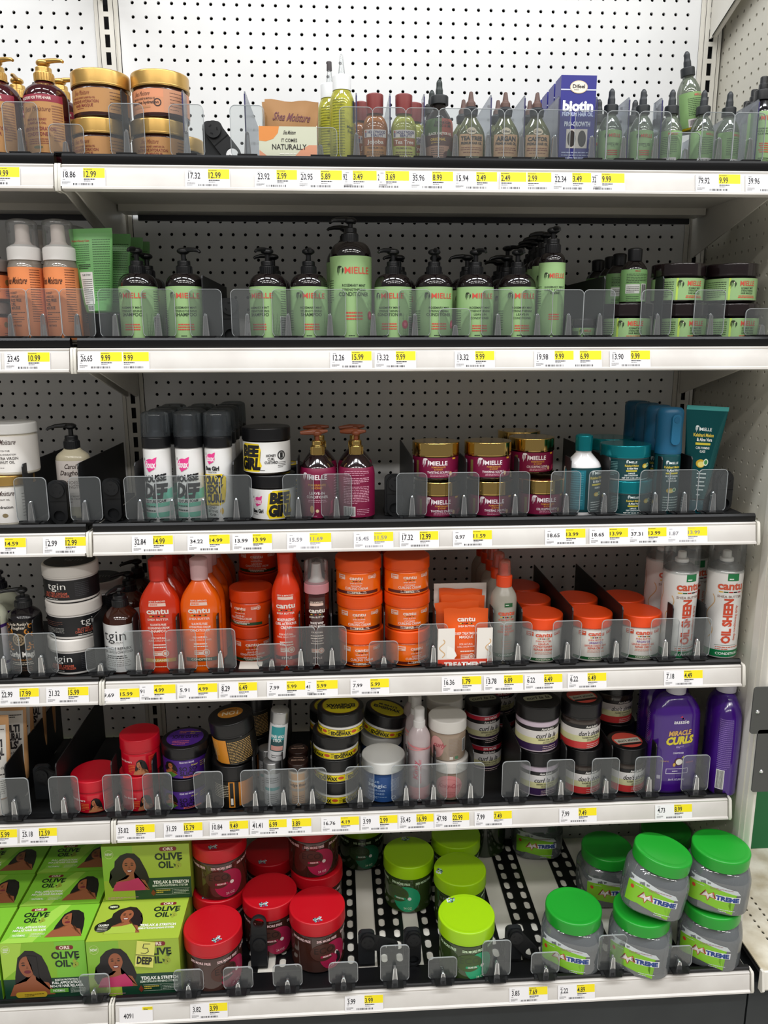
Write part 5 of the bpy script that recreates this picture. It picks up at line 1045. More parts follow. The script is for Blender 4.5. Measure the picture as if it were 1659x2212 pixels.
def relax():
    w, h, d = 156, 108, 98; A = SLab(1, 122 / 108); x0 = -w / 2
    A.rect(x0, w / 2, 0, h, GRN); A.rect(x0, w / 2, 0, 38, GRND, 1); A.poly([(x0, 38), (x0 + 30, 60), (x0 + 40, h), (x0, h)], '#a9d04a', .5); A.rect(22, w / 2, 38, h, '#7cc03a', .6)
    portrait(A, -28, 62, 33, 'straight', None, 2); A.ring(x0 + 10, 96, 7, 8, '#c9e08a', 2); A.lines(x0 + 5, x0 + 15, 99, 3, 3, '#eaf2d4', 1.6); ors(A, 40, 96, .96)
    A.txt('BUILT-IN PROTECTION', 38, 34, 3.4, '#eef2ea', w=42, bold=.03, ly=6); A.txt('FULL APPLICATION', 38, 28.5, 4.6, '#f4f6f0', w=54, bold=.04, ly=6); A.txt('NO-LYE HAIR RELAXER', 38, 22, 4.6, '#f4f6f0', w=62, bold=.04, ly=6); A.rect(6, 40, 9, 17, '#6cb040', 5); A.txt('NORMAL', 23, 13, 4.4, '#f0f4ea', w=22, bold=.02, ly=7); A.lines(44, 72, 17, 4, 2.6, '#c9d2c4', 1, ly=6); A.poly(stadium(-58, 0, 2, 13, 5), '#c9a92e', 6); A.lines(-42, -6, 9, 2, 3, '#5a4a1a', 1, ly=8)
    B = Lab(); B.rect(x0, w / 2, -d / 2, d / 2, '#7fc034'); B.poly([(x0, -d / 2), (x0 + 60, -d / 2), (x0 + 100, d / 2), (x0 + 80, d / 2)], '#a4d452', .5); portrait(B, 34, 8, 27, 'straight', None, 2); ors(B, -36, 38, .9)
    B.txt('FULL APPLICATION', -34, -10, 5, '#f0f6e4', w=54, bold=.04, ly=6); B.txt('NO-LYE HAIR RELAXER', -34, -18, 5, '#f0f6e4', w=62, bold=.04, ly=6); B.rect(-66, -32, -36, -26, '#8fce4a', 5); B.txt('NORMAL', -49, -31, 5, '#f0f4ea', w=24, ly=7); B.lines(-28, -2, -27, 3, 3.4, '#dfe8ca', 1.2, ly=6)
    return carton('relax', w, 122, d, A, B, GRN)
TEX, RLX = texlax(), relax()
def sparkle(L, x, y):
    rn = random.Random(int(x * 7 + y))
    for k in range(26): L.ell(x + rn.uniform(-8, 8), y + rn.uniform(-6, 6), 1.9, 1.9, rn.choice(('#c9d4dc', '#2a2e3a', '#8fd0c8', '#e8ecf0', '#6a5a8a')), 2, 6)
def eco(lid, body, fill, lobe, word, sx, sy, s=.72):
    r, h, lh = 56, 115, 29; L = Lab()
    for x in (-54, 0, 54): L.txt('50% MORE FREE', x, 73, 5.2, '#e8c4c4' if lid[1] in 'bc' else '#cfe8c0', w=42, bold=.03)
    L.ell(14, 36, 30, 31, lobe, 1, 36); L.ell(-8, 47, 26, 19, fill, 1.6, 34)
    L.txt('ECO', -6, 52, 13, '#2a1a16' if lid[1] in 'bc' else '#3a4a30', w=40, bold=.0); L.rect(-14, 12, 35, 40, lobe, 3); L.txt(word, -1, 37.6, 3.4, '#f2e4dc', w=18, bold=.03, ly=5); L.ell(20, 37.6, 4, 4, '#e8e0d8', 3); L.txt('24 OZ', 16, 14, 5, '#e0b4b8' if lid[1] in 'bc' else '#cfe0c0', w=18)
    T_ = Lab(); T_.ring(0, 0, 49, 50, lid, 1, 48); sparkle(T_, sx, sy)
    return jar('gel_jar', 56, h, lh, clear('gel_' + body.lstrip('#'), body, fill, s, .08, .08), M(lid, .35), L, 53.5, lidlab=T_, e=5, lid_label='%s screw lid' % ('red' if lid[1] in 'bc' else 'lime'))
ECO = eco('#b90d1c', '#7a4a3a', '#4a2a22', '#a11a44', 'ARGAN OIL', -14, -40); ECO2 = eco('#b90d1c', '#7a4a3a', '#4a2a22', '#a11a44', 'ARGAN OIL', 44, 18)
LIME = eco('#9ccc0c', '#6f8a4a', '#3f5428', '#1f9a6a', 'OLIVE OIL', -22, 40, .66)
OLV = eco('#8fbf10', '#4f6a3a', '#2c3c1e', '#1f6a4a', 'OLIVE OIL', 0, 48, .66)
XGEL = clear('blue_grey_gel', '#bcc0c2', '#868b8e', .5, .05, .12)
def xtreme():
    h, lh = 120, 27; b = MB()
    rings = fil([(50, 0), (60, 5, 7), (61, 72, 12), (52, 88, 6), (49, 91), (49, 95)], 3)
    b.loft(rings, XGEL, n=3.0, ky=.93, seg=40)
    L = SLab(.95, .8); L.poly([(-62, 78), (-62, 24), (-34, 30), (-10, 24), (30, 10), (22, 30), (18, 40), (34, 66), (6, 72), (-30, 82)], '#86c62a', 1)
    L.poly([(-62, 94), (-62, 74), (-22, 74), (8, 66), (42, 66), (34, 78), (0, 84), (-30, 94)], '#c9cfd0', .6); L.lines(-18, 26, 77, 2, 3.4, '#a06a6a', 1.2, ly=3)
    L.poly([(-26, 66), (-20, 56), (-10, 64), (-14, 54), (-4, 46), (-16, 48), (-20, 36), (-24, 48), (-36, 46), (-28, 54)], '#c0503a', 2.6); L.poly([(-25, 63), (-20, 54), (-12, 61), (-16, 54), (-8, 48), (-17, 50), (-20, 40), (-23, 50), (-33, 48), (-26, 54)], '#e2dcd6', 3)
    L.rect(-6, 42, 44, 60, '#e6e8ea', 2.4); L.txt('TREME', 17, 52, 11, '#1f3f86', w=45, bold=.06, ly=5); L.lines(2, 34, 22, 2, 5, '#cfd6d4', 1.8); L.ell(-50, 66, 4, 5, '#c9402a', 3)
    l = MB().loft([(52, h - lh)] + fil([(54.5, h - lh + 1, 1), (55.5, h, 5), (44, h - 1.5, 2), (20, h - 1.5)]), M('#1f9a2c', .32)).build('lid')
    return Kind('gel_jar', 'jar', h, [('jar_body', b.build('jar_body')), ('lid', l, 'green screw lid'), ('label', L.mesh('label', surf(rings, .93, 3.0), szp=None))])
XT = xtreme()
# pusher paddles -----------------------------------------------------------------------------------
def paddle():
    P = MB().prism([(15, 0)] + [(15 * math.cos(a), 15 * math.sin(a)) for a in [math.pi * k / 12 for k in range(1, 12)]] + [(-15, 0), (-15, -48)] + [(15 * math.cos(a), -48 + 15 * math.sin(a)) for a in [math.pi + math.pi * k / 12 for k in range(1, 12)]] + [(15, -48)], -3, 3, BLKM, [circ(0, -48, 10.5, 20)], 'y')
    P.box(-15, 15, -3.6, -3, -21, -19.5, DARKV)
    hub = MB().loft([(13, -7), (13, -4), (11, -3)], BLKM, seg=26); slots = MB()
    for k in range(3):
        a = k * 2.094 + .5; hub.add([(math.cos(a + t) * q, math.sin(a + t) * q, -7.2) for t, q in ((-.35, 6), (.35, 6), (.35, 8.5), (-.35, 8.5))], [[0, 1, 2, 3]], DARKV)
    base = MB().prism(rrect(-19, 14, 0, 78, 10), 4, 14, M('#1b1d20', .45), ax='y'); base.box(-19, 14, 4, 60, 0, 5, BLKM); base.prism([(14, 0), (60, 0), (60, 6), (22, 42), (14, 42)], -12, -8, BLKM, ax='x')
    return base.build('base'), P.build('arm'), hub.build('hub')
PAD = paddle()
def pusher(s, px, y, ang, label, dz=0., rz=0):
    z = BASE[s - 1] + dz; r = empty('pusher_paddle', (x_at(px, y, z + .05), y, z), (0, 0, R(rz))); tag(r, label, 'shelf pusher', 'black spring pushers behind the clear fronts')
    obj('base', PAD[0], r); a = obj('arm', PAD[1], r, (0, 0, .062), (0, R(ang), 0)); obj('hub', PAD[2], a, (0, 0, 0), (R(-90), 0, 0))
# ================================================================== stocking the shelves
# ---- top shelf
G = 'honey pump bottles'
put(HONEY_PUMP, 1, 0, .056, 'maroon pump bottle with kraft label, cut by the left edge', G, rz=-14, pump=75)
put(HONEY_PUMP, 1, 102, .056, 'maroon pump bottle with kraft label and gold pump, left of the stacked kraft jars', G, rz=-12, pump=78)
put(HONEY_PUMP, 1, 46, .15, 'gold pump showing between the two front maroon pump bottles', G, pump=10)
put(HONEY_PUMP, 1, 137, .15, 'gold pump rising behind the right maroon pump bottle', G, pump=70)
G = 'kraft label jars'
put(KRAFT_JAR, 1, 222, .072, 'lower kraft jar under a matching jar, left stack on the top shelf', G, rz=-16)
put(KRAFT_JAR, 1, 220, .070, 'upper kraft jar with gold lid, left stack on the top shelf', G, dz=.0727, rz=-14)
put(KRAFT_JAR, 1, 347, .072, 'lower kraft jar with gold lid below the peach jar', G, rz=3)
put(PEACH_JAR, 1, 348, .070, 'peach label jar with gold lid stacked on a kraft jar', G, dz=.0727, rz=-16)
put(KRAFT_JAR, 1, 385, .18, 'kraft jar half hidden behind the peach jar stack', G)
# display box of sachets
def sachet(w, h, bend, m, print_):
    vs = []; fs = []; nx, nz = 9, 11
    for sd in (0, 1):
        for j in range(nz):
            for i in range(nx):
                u, v = i / (nx - 1), j / (nz - 1); puff = 3.2 * math.sin(math.pi * u) ** .6 * math.sin(math.pi * min(max((v - .05) / .9, 0), 1)) ** .6 + .25
                wob = .8 * math.sin(u * 9 + v * 5) * (1 if .06 < v < .94 else .4)
                vs.append(((u - .5) * w * (1 - .03 * math.sin(math.pi * v)), (puff if sd else -puff) + wob + bend * v * v, v * h + 1.2 * math.sin(u * 11) * (v > .95)))
    n = nx * nz
    for j in range(nz - 1):
        for i in range(nx - 1):
            a = j * nx + i; fs += [[a, a + 1, a + nx + 1, a + nx], [n + a, n + a + nx, n + a + nx + 1, n + a + 1]]
    for i in range(nx - 1): fs += [[i, n + i, n + i + 1, i + 1], [n - nx + i, n - nx + i + 1, 2 * n - nx + i + 1, 2 * n - nx + i]]
    for j in range(nz - 1): fs += [[j * nx, (j + 1) * nx, n + (j + 1) * nx, n + j * nx], [j * nx + nx - 1, n + j * nx + nx - 1, n + (j + 1) * nx + nx - 1, (j + 1) * nx + nx - 1]]
    b = MB(); b.add(vs, fs, m); return b.build('pouch', ang=60), print_
KR = M('#8a6130', .3, .2)
def sprint(L, w, h, bend, up=3.9):
    def fn(x, z, l):
        u, v = x / w + .5, z / h; puff = 3.2 * math.sin(math.pi * min(max(u, 0), 1)) ** .6 * math.sin(math.pi * min(max((v - .05) / .9, 0), 1)) ** .6 + .25
        return (x * (1 - .03 * math.sin(math.pi * v)), -puff + .8 * math.sin(u * 9 + v * 5) + bend * v * v - l - .25, z)
    return L.mesh('print', fn, sx=6, szp=6)
def display_box(s, px, y, w, d, hf, hb, side, mcol, name, label, front):
    z = BASE[s - 1]; r = empty(name, (x_at(px, y, z + .03), y, z)); tag(r, label, 'display box')
    m = M(mcol, .45); t = .8; b = MB(); b.box(-w / 2, w / 2, -d / 2, d / 2, 0, 1, m); b.box(-w / 2, w / 2, -d / 2, -d / 2 + t, 0, hf, m); b.box(-w / 2, w / 2, d / 2 - t, d / 2, 0, hb, m)
    for sx in (-1, 1): b.prism([(-d / 2, 0), (d / 2, 0), (d / 2, side), (-d / 2 + 8, side * .9), (-d / 2, hf)], sx * w / 2 - t / 2, sx * w / 2 + t / 2, m, ax='x')
    obj('tray', b.build('tray'), r); obj('front_print', front.mesh('front_print', flat(-d / 2), sx=0), r)
    return r
L = Lab(); L.rect(-47, 47, 0, 56, '#c9cbb4'); L.poly([(-47, 56), (-14, 56), (-16, 46), (-24, 37), (-36, 33), (-47, 34)], '#d98a45', 1); L.poly([(47, 28), (34, 28), (20, 20), (8, 8), (6, 0), (47, 0)], '#cf9070', 1); L.poly([(-47, 20), (-36, 12), (-30, 0), (-47, 0)], '#cf9070', 1)
L.txt('Shea Moisture', 2, 47, 6, '#2e2a28', w=20, shear=.35); L.txt('IT COMES', 2, 35, 5, '#2e2a28', w=26); L.txt('NATURALLY', 2, 25, 8, '#26221f', w=56); L.lines(-14, 40, 15, 1, 2, '#e8e6da', 1.4)
bx = display_box(1, 625, .05, 94, 70, 56, 112, 66, '#d9dad2', 'display_box', 'white and peach counter display box holding kraft sachets', L)
L = Lab(); L.txt('Shea Moisture', 0, 72, 13, '#5b1726', w=62, shear=.35, ly=1); L.txt('MANUKA HONEY & MAFURA OIL', 0, 52, 4, '#4a2418', w=74, ly=1); L.txt('INTENSIVE HYDRATION', 0, 46, 5, '#4a2418', w=72, ly=1)
SAC = sachet(88, 98, 3, KR, sprint(L, 88, 98, 3))
def pouch(mesh, print_, loc, rot, label, group, name='sachet', cat='sachet'):
    r = empty(name, loc, rot); tag(r, label, cat, group); obj('pouch', mesh, r); obj('print', print_, r); return r
bl = bx.location
pouch(SAC[0], SAC[1], (bl.x + .001, .029, BASE[0] + .003), (R(-4), R(3), 0), 'kraft foil sachet at the front of the white display box', 'kraft sachets')
pouch(SAC[0], SAC[1], (bl.x + .002, .045, BASE[0] + .006), (R(-4), R(-1), 0), 'kraft foil sachet behind the front one in the display box', 'kraft sachets')
L = Lab(); L.rect(-32, 32, 84, 96, '#e0a93a')
pouch(SAC[0], sprint(L, 88, 98, 3), (bl.x + .006, .062, BASE[0] + .012), (R(-4), R(0), 0), 'rear sachet with yellow top edge in the white display box', 'kraft sachets')
put(NOZZLE_OIL, 1, 739, .045, 'yellow oil bottle with clear pointed nozzle, front of the pair', 'yellow nozzle bottles')
put(NOZZLE_OIL2, 1, 713, .09, 'yellow oil bottle with dark nozzle tip, behind the clear tipped one', 'yellow nozzle bottles')
G = 'small oil bottles on the top shelf'
put(JOJOBA, 1, 810, .038, 'amber Jojoba oil bottle with reddish brown cap', G); put(JOJOBA, 1, 781, .085, 'amber oil bottle peeking out behind the Jojoba bottle', G, rz=40)
put(TEATREE, 1, 872, .038, 'yellow green oil bottle with brown cap reading Tea Tree on a brown band', G); put(TEATREE, 1, 893, .085, 'yellow green oil bottle half hidden behind the front brown capped one', G)
put(JAMAICA, 1, 948, .042, 'dark dropper bottle with red and green black castor label', G); put(JAMAICA, 1, 932, .10, 'dark dropper bottle behind the black castor bottle', G)
for k, px, w in ((D_TEA, 1016, 'TEA TREE on a tan label'), (D_ARG, 1090, 'ARGAN'), (D_CAS, 1158, 'CASTOR')):
    put(k, 1, px, .038, 'green glass oil bottle with brown tip reading %s' % w, G); put(k, 1, px - 16, .082, 'oil bottle with brown tip behind the front bottle reading %s' % w, G)
for j in range(5): put(BIOTIN, 1, 1240, .04 + j * .045, ('purple biotin box at the front of its row', 'purple box second in the biotin row', 'purple box third in the biotin row', 'purple box fourth in the biotin row', 'purple box last in the biotin row')[j], 'purple hair oil boxes', lane=.04)
G = 'green label dropper bottles'
for px, y, k, lb, rz in ((1317, .04, DROP, 'green label dropper bottle right of the purple box', 0), (1385, .04, DROP, 'second green label dropper bottle from the purple box', 0), (1447, .04, DROP_B, 'third green label dropper bottle from the purple box, label turned away', -24), (1515, .04, DROP_B, 'dropper bottle with barcode label under the tilted one', 4), (1570, .045, DROP_B, 'dropper bottle at the right end of the dropper row', 14),
      (1290, .10, DROP, 'dropper bottle behind the first one beside the purple box', 0), (1367, .10, DROP, 'dropper bottle behind the second front dropper', 0), (1421, .12, DROP, 'dropper bottle behind the third front dropper', 0)):
    put(k, 1, px, y, lb, G, rz=rz)
q = on_y(1492, 287, .085); place(DROP_Y, q.x, .085, q.z, 'tilted dropper bottle with yellow oil resting on top of the others', G, ry=-8.5, rz=8)
for px, y, lb in ((1642, .05, 'black spray bottle with green label at the right end of the top shelf'), (1622, .12, 'spray bottle behind the front one at the right end'), (1606, .19, 'third spray bottle back at the right end'), (1590, .26, 'rearmost spray bottle at the right end')):
    put(SCALP, 1, px, y, lb, 'green label spray bottles', rz=0 if y < .1 else 20)
pusher(1, 462, .07, -38, 'black pusher paddle swung sideways in the empty lane of the top shelf')
# ---- second shelf
def ojar():
    L = Lab(); L.rect(-88, 88, 5, 44, ORANGE); L.txt('Shea', -12, 36, 6, '#3a2420', w=16, shear=.3); L.lines(-18, 10, 26, 4, 4, '#6a3a28', 1.3); L.ell(26, 32, 5, 5, '#8a7a4a', 2); L.lines(20, 36, 18, 3, 3.6, '#6a3a28', 1)
    return jar('cream_jar', 45, 70, 20, M('#4a2a20', .2), M('#8a817c', .3), L, 43.5)
OJAR = ojar()
put(OJAR, 2, -34, .065, 'lower orange label jar cut by the left edge', 'orange label jars', rz=40); put(OJAR, 2, -34, .065, 'upper orange label jar cut by the left edge', 'orange label jars', dz=.0703, rz=42)
put(MOUSSE_O, 2, 58, .05, 'orange foam bottle with clear overcap, left one of the pair', 'orange foam bottles', rz=-14); put(MOUSSE_O, 2, 134, .05, 'orange foam bottle with clear overcap beside the green tube', 'orange foam bottles', rz=-16)
put(MOUSSE_O, 2, 59, .125, 'orange foam bottle hidden behind the left one', 'orange foam bottles', lane=.05); put(MOUSSE_O, 2, 133, .125, 'orange foam bottle hidden behind the right one', 'orange foam bottles', lane=.05)
G = 'green squeeze tubes'
put(TUBE_G, 2, 213, .055, 'green squeeze tube standing on its black cap, back label showing', G, ry=-2)
for j, (px, y) in enumerate(((246, .12), (273, .17), (289, .23))): put(TUBE_G, 2, px, y, ('green tube just behind the front tube', 'third green tube in the row', 'rearmost green tube in the row')[j], G)
G = 'green label pump bottles'
for k, px, y, rz, pm, lb in (
    (SHAMP, 300, .05, -12, -8, 'green shampoo pump bottle nearest the green tube'), (SHAMP, 401, .05, 8, 62, 'green shampoo pump bottle left of the empty lane'),
    (SHAMP, 580, .05, -28, -30, 'green shampoo pump bottle turned so its barcode shows'), (SHAMP, 668, .05, 8, 8, 'green shampoo pump bottle left of the tall conditioner'),
    (BIGC, 758, .055, 8, -70, 'tall large green conditioner pump bottle, biggest on the second shelf'), (COND, 849, .05, -16, -50, 'green conditioner bottle with a pink flower, right of the large one'),
    (COND, 937, .05, 12, 4, 'second green conditioner bottle right of the large one'), (LEAVE, 1026, .05, 8, 20, 'green leave-in pump bottle, left of the two'), (LEAVE, 1116, .05, 8, 5, 'green leave-in pump bottle, right of the two'),
    (CREME, 1191, .04, 2, 2, 'slim green daily styling creme pump bottle')): put(k, 2, px, y, lb, G, rz=rz, pump=pm - rz)
for k, px, y, pm, lb in ((SHAMP, 322, .14, -30, 'shampoo bottle behind the one nearest the tube'), (SHAMP, 592, .14, -80, 'shampoo bottle behind the turned one'), (BIGC, 748, .155, -75, 'large conditioner bottle behind the front large one'),
    (COND, 862, .15, -60, 'conditioner bottle behind the flowered one'), (COND, 940, .15, 0, 'conditioner bottle behind the second conditioner'), (LEAVE, 1008, .14, -75, 'leave-in bottle behind the left leave-in'), (LEAVE, 1092, .15, -75, 'leave-in bottle behind the right leave-in'), (LEAVE, 1075, .235, -60, 'rear leave-in bottle in the shade'),
    (CREME, 1175, .10, -70, 'creme bottle behind the slim front one'), (CREME, 1163, .16, -75, 'third creme bottle back'), (CREME, 1150, .22, -70, 'fourth creme bottle back'), (CREME, 1143, .28, -70, 'rearmost creme bottle in its row'), (CREME, 1094, .31, 60, 'tall creme pump standing at the back left of its row')):
    put(k, 2, px, y, lb, G + ' in the rear rows', pump=pm)
put(MINI, 2, 1260, .04, 'miniature green label jar behind a clear divider', 'green label masque jars')
for px, y, dz, lb, rz in ((1349, .068, 0, 'green masque jar under the bottle showing its back label', 0), (1468, .068, 0, 'lower green masque jar, middle stack', 10), (1463, .07, .0693, 'upper green masque jar, middle stack', 12), (1580, .068, 0, 'lower green masque jar, right stack', 6), (1577, .07, .0693, 'upper green masque jar, right stack', 8)):
    put(MASQUE, 2, px, y, lb, 'green label masque jars', dz=dz, rz=rz)
G = 'flip top bottles on the masque jars'
put(BACKB, 2, 1369, .07, 'small dark bottle with back label standing on a masque jar', G, dz=.0678)
for j, (px, y) in enumerate(((1336, .155), (1318, .21), (1290, .272))): put(BACKB, 2, px, y, ('dark capped bottle just behind the back-label bottle', 'dark capped bottle second behind the back-label bottle', 'dark capped bottle farthest behind the back-label bottle')[j], G, dz=.0678)
for j, (px, y) in enumerate(((1326, .17), (1298, .272))): put(MASQUE, 2, px, y, ('masque jar in shade behind the front masque jar', 'masque jar in shade at the rear')[j], 'green label masque jars')
pusher(2, 497, .07, 0, 'black pusher paddle in the empty lane of the second shelf'); pusher(2, 1612, .12, 0, 'black pusher paddle behind the right masque jars')
# ---- third shelf
put(COCO_L, 3, 24, .064, 'lower white jar with gold lid at the left edge', 'white coconut jars', rz=-4); put(COCO_U, 3, 26, .064, 'upper white jar with clear-white lid at the left edge', 'white coconut jars', dz=.0913, rz=-4)
put(CAROL, 3, 160, .1, 'cream hand-lettered pump bottle with black pump', None, rz=-3, pump=-65)
pusher(3, 126, .045, 0, 'black pusher paddle left of the cream pump bottle'); pusher(3, 243, .06, 0, 'black pusher paddle right of the cream pump bottle')
G = 'white foam bottles'
for k, px, y, lb in ((DEF, 341, .045, 'white foam bottle with pink blob and mint waves, left one'), (DEF, 410, .045, 'white foam bottle with pink blob and mint waves, right one'), (CRAZY, 473, .045, 'white foam bottle with yellow honey splash print')): put(k, 3, px, y, lb, G, rz=-10)
for c, (k, px, n) in enumerate(((DEF, 341, 4), (DEF, 410, 4), (CRAZY, 473, 5))):
    for j in range(1, n): put(k, 3, px, .045 + .057 * j, 'smoke capped foam bottle %s in the %s lane' % (('', 'second', 'third', 'fourth', 'fifth')[j], ('left mint', 'right mint', 'honey')[c]), G, rz=-10, lane=.045)
put(BEE_L, 3, 589, .063, 'lower black-lidded honey custard jar with yellow splash', 'honey custard jars', rz=6); put(BEE_U, 3, 576, .064, 'upper black-lidded honey custard jar', 'honey custard jars', dz=.0858, rz=-6)
put(BEE_L, 3, 612, .17, 'honey custard jar in the shade behind the front stack', 'honey custard jars')
G = 'dark red pump bottles'
put(POM, 3, 687, .05, 'dark red pump bottle with copper pump, front label showing', G, rz=-6, pump=-76); put(POM_B, 3, 770, .05, 'dark red pump bottle with copper pump, back label showing', G, rz=-4, pump=-110)
put(POM, 3, 691, .13, 'dark red pump bottle behind the front label one', G, pump=-100); put(POM_B, 3, 767, .13, 'dark red pump bottle behind the back label one', G, pump=-80)
pusher(3, 853, .07, 0, 'black pusher paddle left of the gold-lidded jars')
G = 'gold lidded dark red jars'
for k, px, y, dz, rz, lb in ((TWIST, 945, .064, 0, 2, 'lower gold-lidded jar, left stack'), (TWIST, 941, .066, .0723, -2, 'upper gold-lidded jar, left stack'), (TWIST, 1058, .064, 0, 2, 'lower gold-lidded jar, middle stack'), (TWIST, 1053, .066, .0723, 3, 'upper gold-lidded jar, middle stack'), (COIL, 1166, .07, 0, 4, 'lower gold-lidded jar, right stack'), (COIL, 1147, .12, .0723, 2, 'upper gold-lidded jar, right stack, set back'), (COIL, 1147, .166, 0, 2, 'gold-lidded jar behind the right lower one'), (COIL, 1120, .23, .0723, 2, 'rear gold-lidded jar top showing at the back'), (COIL, 1120, .26, 0, 2, 'gold-lidded jar at the bottom of the rear stack')):
    put(k, 3, px, y, lb, G, dz=dz, rz=rz)
put(TSHAMP, 3, 1258, .05, 'pearl white shampoo bottle with teal cap and teal label', None, rz=4)
put(TJAR, 3, 1352, .066, 'lower teal-lidded conditioner jar', 'teal jars', rz=0); put(TJAR, 3, 1349, .068, 'upper teal-lidded conditioner jar', 'teal jars', dz=.0663)
put(TJAR, 3, 1318, .17, 'lower teal jar in the rear stack', 'teal jars'); put(TJAR, 3, 1316, .17, 'teal lid of the jar standing on the rear stack', 'teal jars', dz=.0663)
for j, (px, y) in enumerate(((1441, .045), (1441, .1), (1441, .155), (1441, .21))): put(TSPRAY, 3, px, y, lane=.045, label= ('teal spray bottle with matte blue trigger hood, front of its row', 'teal spray bottle second in the row', 'teal spray bottle third in the row', 'rearmost teal spray bottle')[j], group='teal spray bottles', rz=(4, -12, -12, -20)[j])
put(TTUBE, 3, 1506, .05, 'glossy teal squeeze tube standing on a clear teal cap', None, ry=3.5)
pusher(3, 1566, .07, 0, 'black pusher paddle at the right end of the third shelf')
# ---- fourth shelf
p = fil([(30, 0), (34, 3, 4), (34, 118, 18), (18, 136, 6), (14, 140)]); L = Lab(); L.rect(-54, 54, 8, 100, '#dcd8e0'); L.rect(-54, 54, 94, 100, '#4a2a7a', 1); L.lines(-20, 24, 84, 6, 8, '#5a4a7a', 2.4); L.rect(-54, 54, 22, 27, '#4a2a7a', 1)
LILAC = Kind('pump_bottle', 'bottle', 176, [bottle(p, M('#dcdfc9', .25)), label(L, p)] + pump(15, 139, 20, 8, M('#232433', .35), M('#232433', .35), 30, 11, 6))
put(LILAC, 4, -22, .055, 'pale pump bottle with purple bands cut by the left edge', 'purple banded bottles', pump=40); put(LILAC, 4, 4, .14, 'pale pump bottle with purple band behind the left edge bottle', 'purple banded bottles', pump=30)
put(CURLY, 4, 56, .055, 'black pump bottle with orange filigree label', None, rz=-4, pump=-70)
G = 'white lidded black label jars'
put(TGIN, 4, 166, .074, 'bottom black label jar with white lid, in the stack of three', G, rz=-4); put(TGIN_R, 4, 162, .075, 'middle black label jar with white lid, label turned right', G, dz=.0703, rz=10); put(TGIN, 4, 154, .078, 'top black label jar with white lid showing its dark lid', G, dz=.1406, rz=-6)
put(TGIN, 4, 214, .2, 'black label jar in shade behind the stack of three', G, dz=.0703); put(TGIN, 4, 212, .2, 'lower black label jar in shade behind the stack', G)
put(REPAIR, 4, 263, .056, 'amber brown pump bottle with white label', 'brown pump bottles', rz=-8, pump=-15); put(REPAIR, 4, 282, .15, 'brown pump bottle in the shade behind the front one', 'brown pump bottles', pump=-60); put(REPAIR, 4, 300, .24, 'rearmost brown pump bottle', 'brown pump bottles', pump=-50)
G = 'red orange shampoo bottles'; G2 = 'bright orange conditioner bottles'
put(CSHAMP, 4, 347, .046, 'red-orange shampoo bottle with red flip cap, front of its lane', G, sz=1.02); put(CCOND, 4, 435, .046, 'bright orange conditioner bottle with pale pink cap, front of its lane', G2, sz=1.02)
for j in range(4):
    w = ('second', 'third', 'fourth', 'rearmost')[j]; put(CSHAMP, 4, 347, .1 + j * .055, lane=.046, label= 'red-orange shampoo bottle, %s in its lane' % w, group=G); put(CCOND, 4, 435, .1 + j * .055, lane=.046, label= 'bright orange conditioner bottle, %s in its lane' % w, group=G2)
G = 'orange leave-in jars'
put(LEAVCR, 4, 546, .1, 'lower orange leave-in jar with green band', G, rz=4); put(LEAVCR, 4, 543, .1, 'upper orange leave-in jar with green band', G, dz=.0733, rz=-28)
put(LEAVCR, 4, 560, .21, 'lower orange jar in the rear leave-in stack', G); put(LEAVCR, 4, 560, .21, 'middle orange jar in the rear leave-in stack', G, dz=.0733); put(LEAVCR, 4, 558, .21, 'top orange jar in the rear leave-in stack', G, dz=.1466)
r = empty('label_card', (x_at(540, .045, BASE[3] + .01), .05, BASE[3] + .0005), (R(28), 0, R(-4))); tag(r, 'small blank white card lying in front of the orange leave-in jars', 'card'); obj('card', MB().box(-22, 22, -14, 14, 0, .5, '#d9d2c6').build('card'), r)
put(ACTIV, 4, 619, .045, 'slim red-orange curl activator bottle with red cap', 'slim red orange bottles', sz=1.035)
for j in range(2): put(ACTIV, 4, 619, .11 + j * .06, ('slim red-orange bottle behind the front curl activator', 'rear slim red-orange bottle')[j], 'slim red orange bottles', lane=.045)
put(WAVE, 4, 685, .043, 'wine red foam bottle with pink collar and clear overcap', sz=1.03)
G = 'orange curling cream jars'
for c, (px, y) in enumerate(((780, .066), (880, .066))):
    for j in range(3): put(CURLCR, 4, px - j * (3 if c == 0 else 1), y + .001 * j, 'orange curling cream jar, %s of the %s stack' % (('bottom', 'middle', 'top')[j], ('left', 'right')[c]), G, dz=.0713 * j, rz=((0, -3, -7), (20, 2, 4))[c][j])
    for j in range(3): put(CURLCR, 4, px, .166, lane=.066, label= 'orange curling cream jar, %s of the stack behind the %s one' % (('bottom', 'middle', 'top')[j], ('left', 'right')[c]), group=G, dz=.0713 * j)
L = Lab(); L.rect(-52, 52, 0, 22, '#d8412a'); L.txt('TREATMENT', 0, 11.5, 9, '#f6ece4', w=80, bold=.05); L.rect(-52, -20, 22, 66, '#ece6de'); L.rect(22, 52, 22, 66, '#ece6de'); curl(L, -44, 26, 36, 5); curl(L, 44, 26, 36, 5); L.poly([(-34, 50), (-22, 44), (-16, 30), (-22, 22), (-36, 24)], '#f4f0ea', 2)
bx = display_box(4, 998, .05, 104, 74, 22, 150, 88, '#e4ded4', 'display_box', 'white and red treatment display box holding orange pouches', L)
for a, c in ((-52, -20), (22, 52)): obj('front_flap', MB().box(a, c, -37, -36.2, 22, 84, M('#ece6de', .45)).build('front_flap'), bx)
L = Lab(); cantu_logo(L, 0, 92, 1.0)
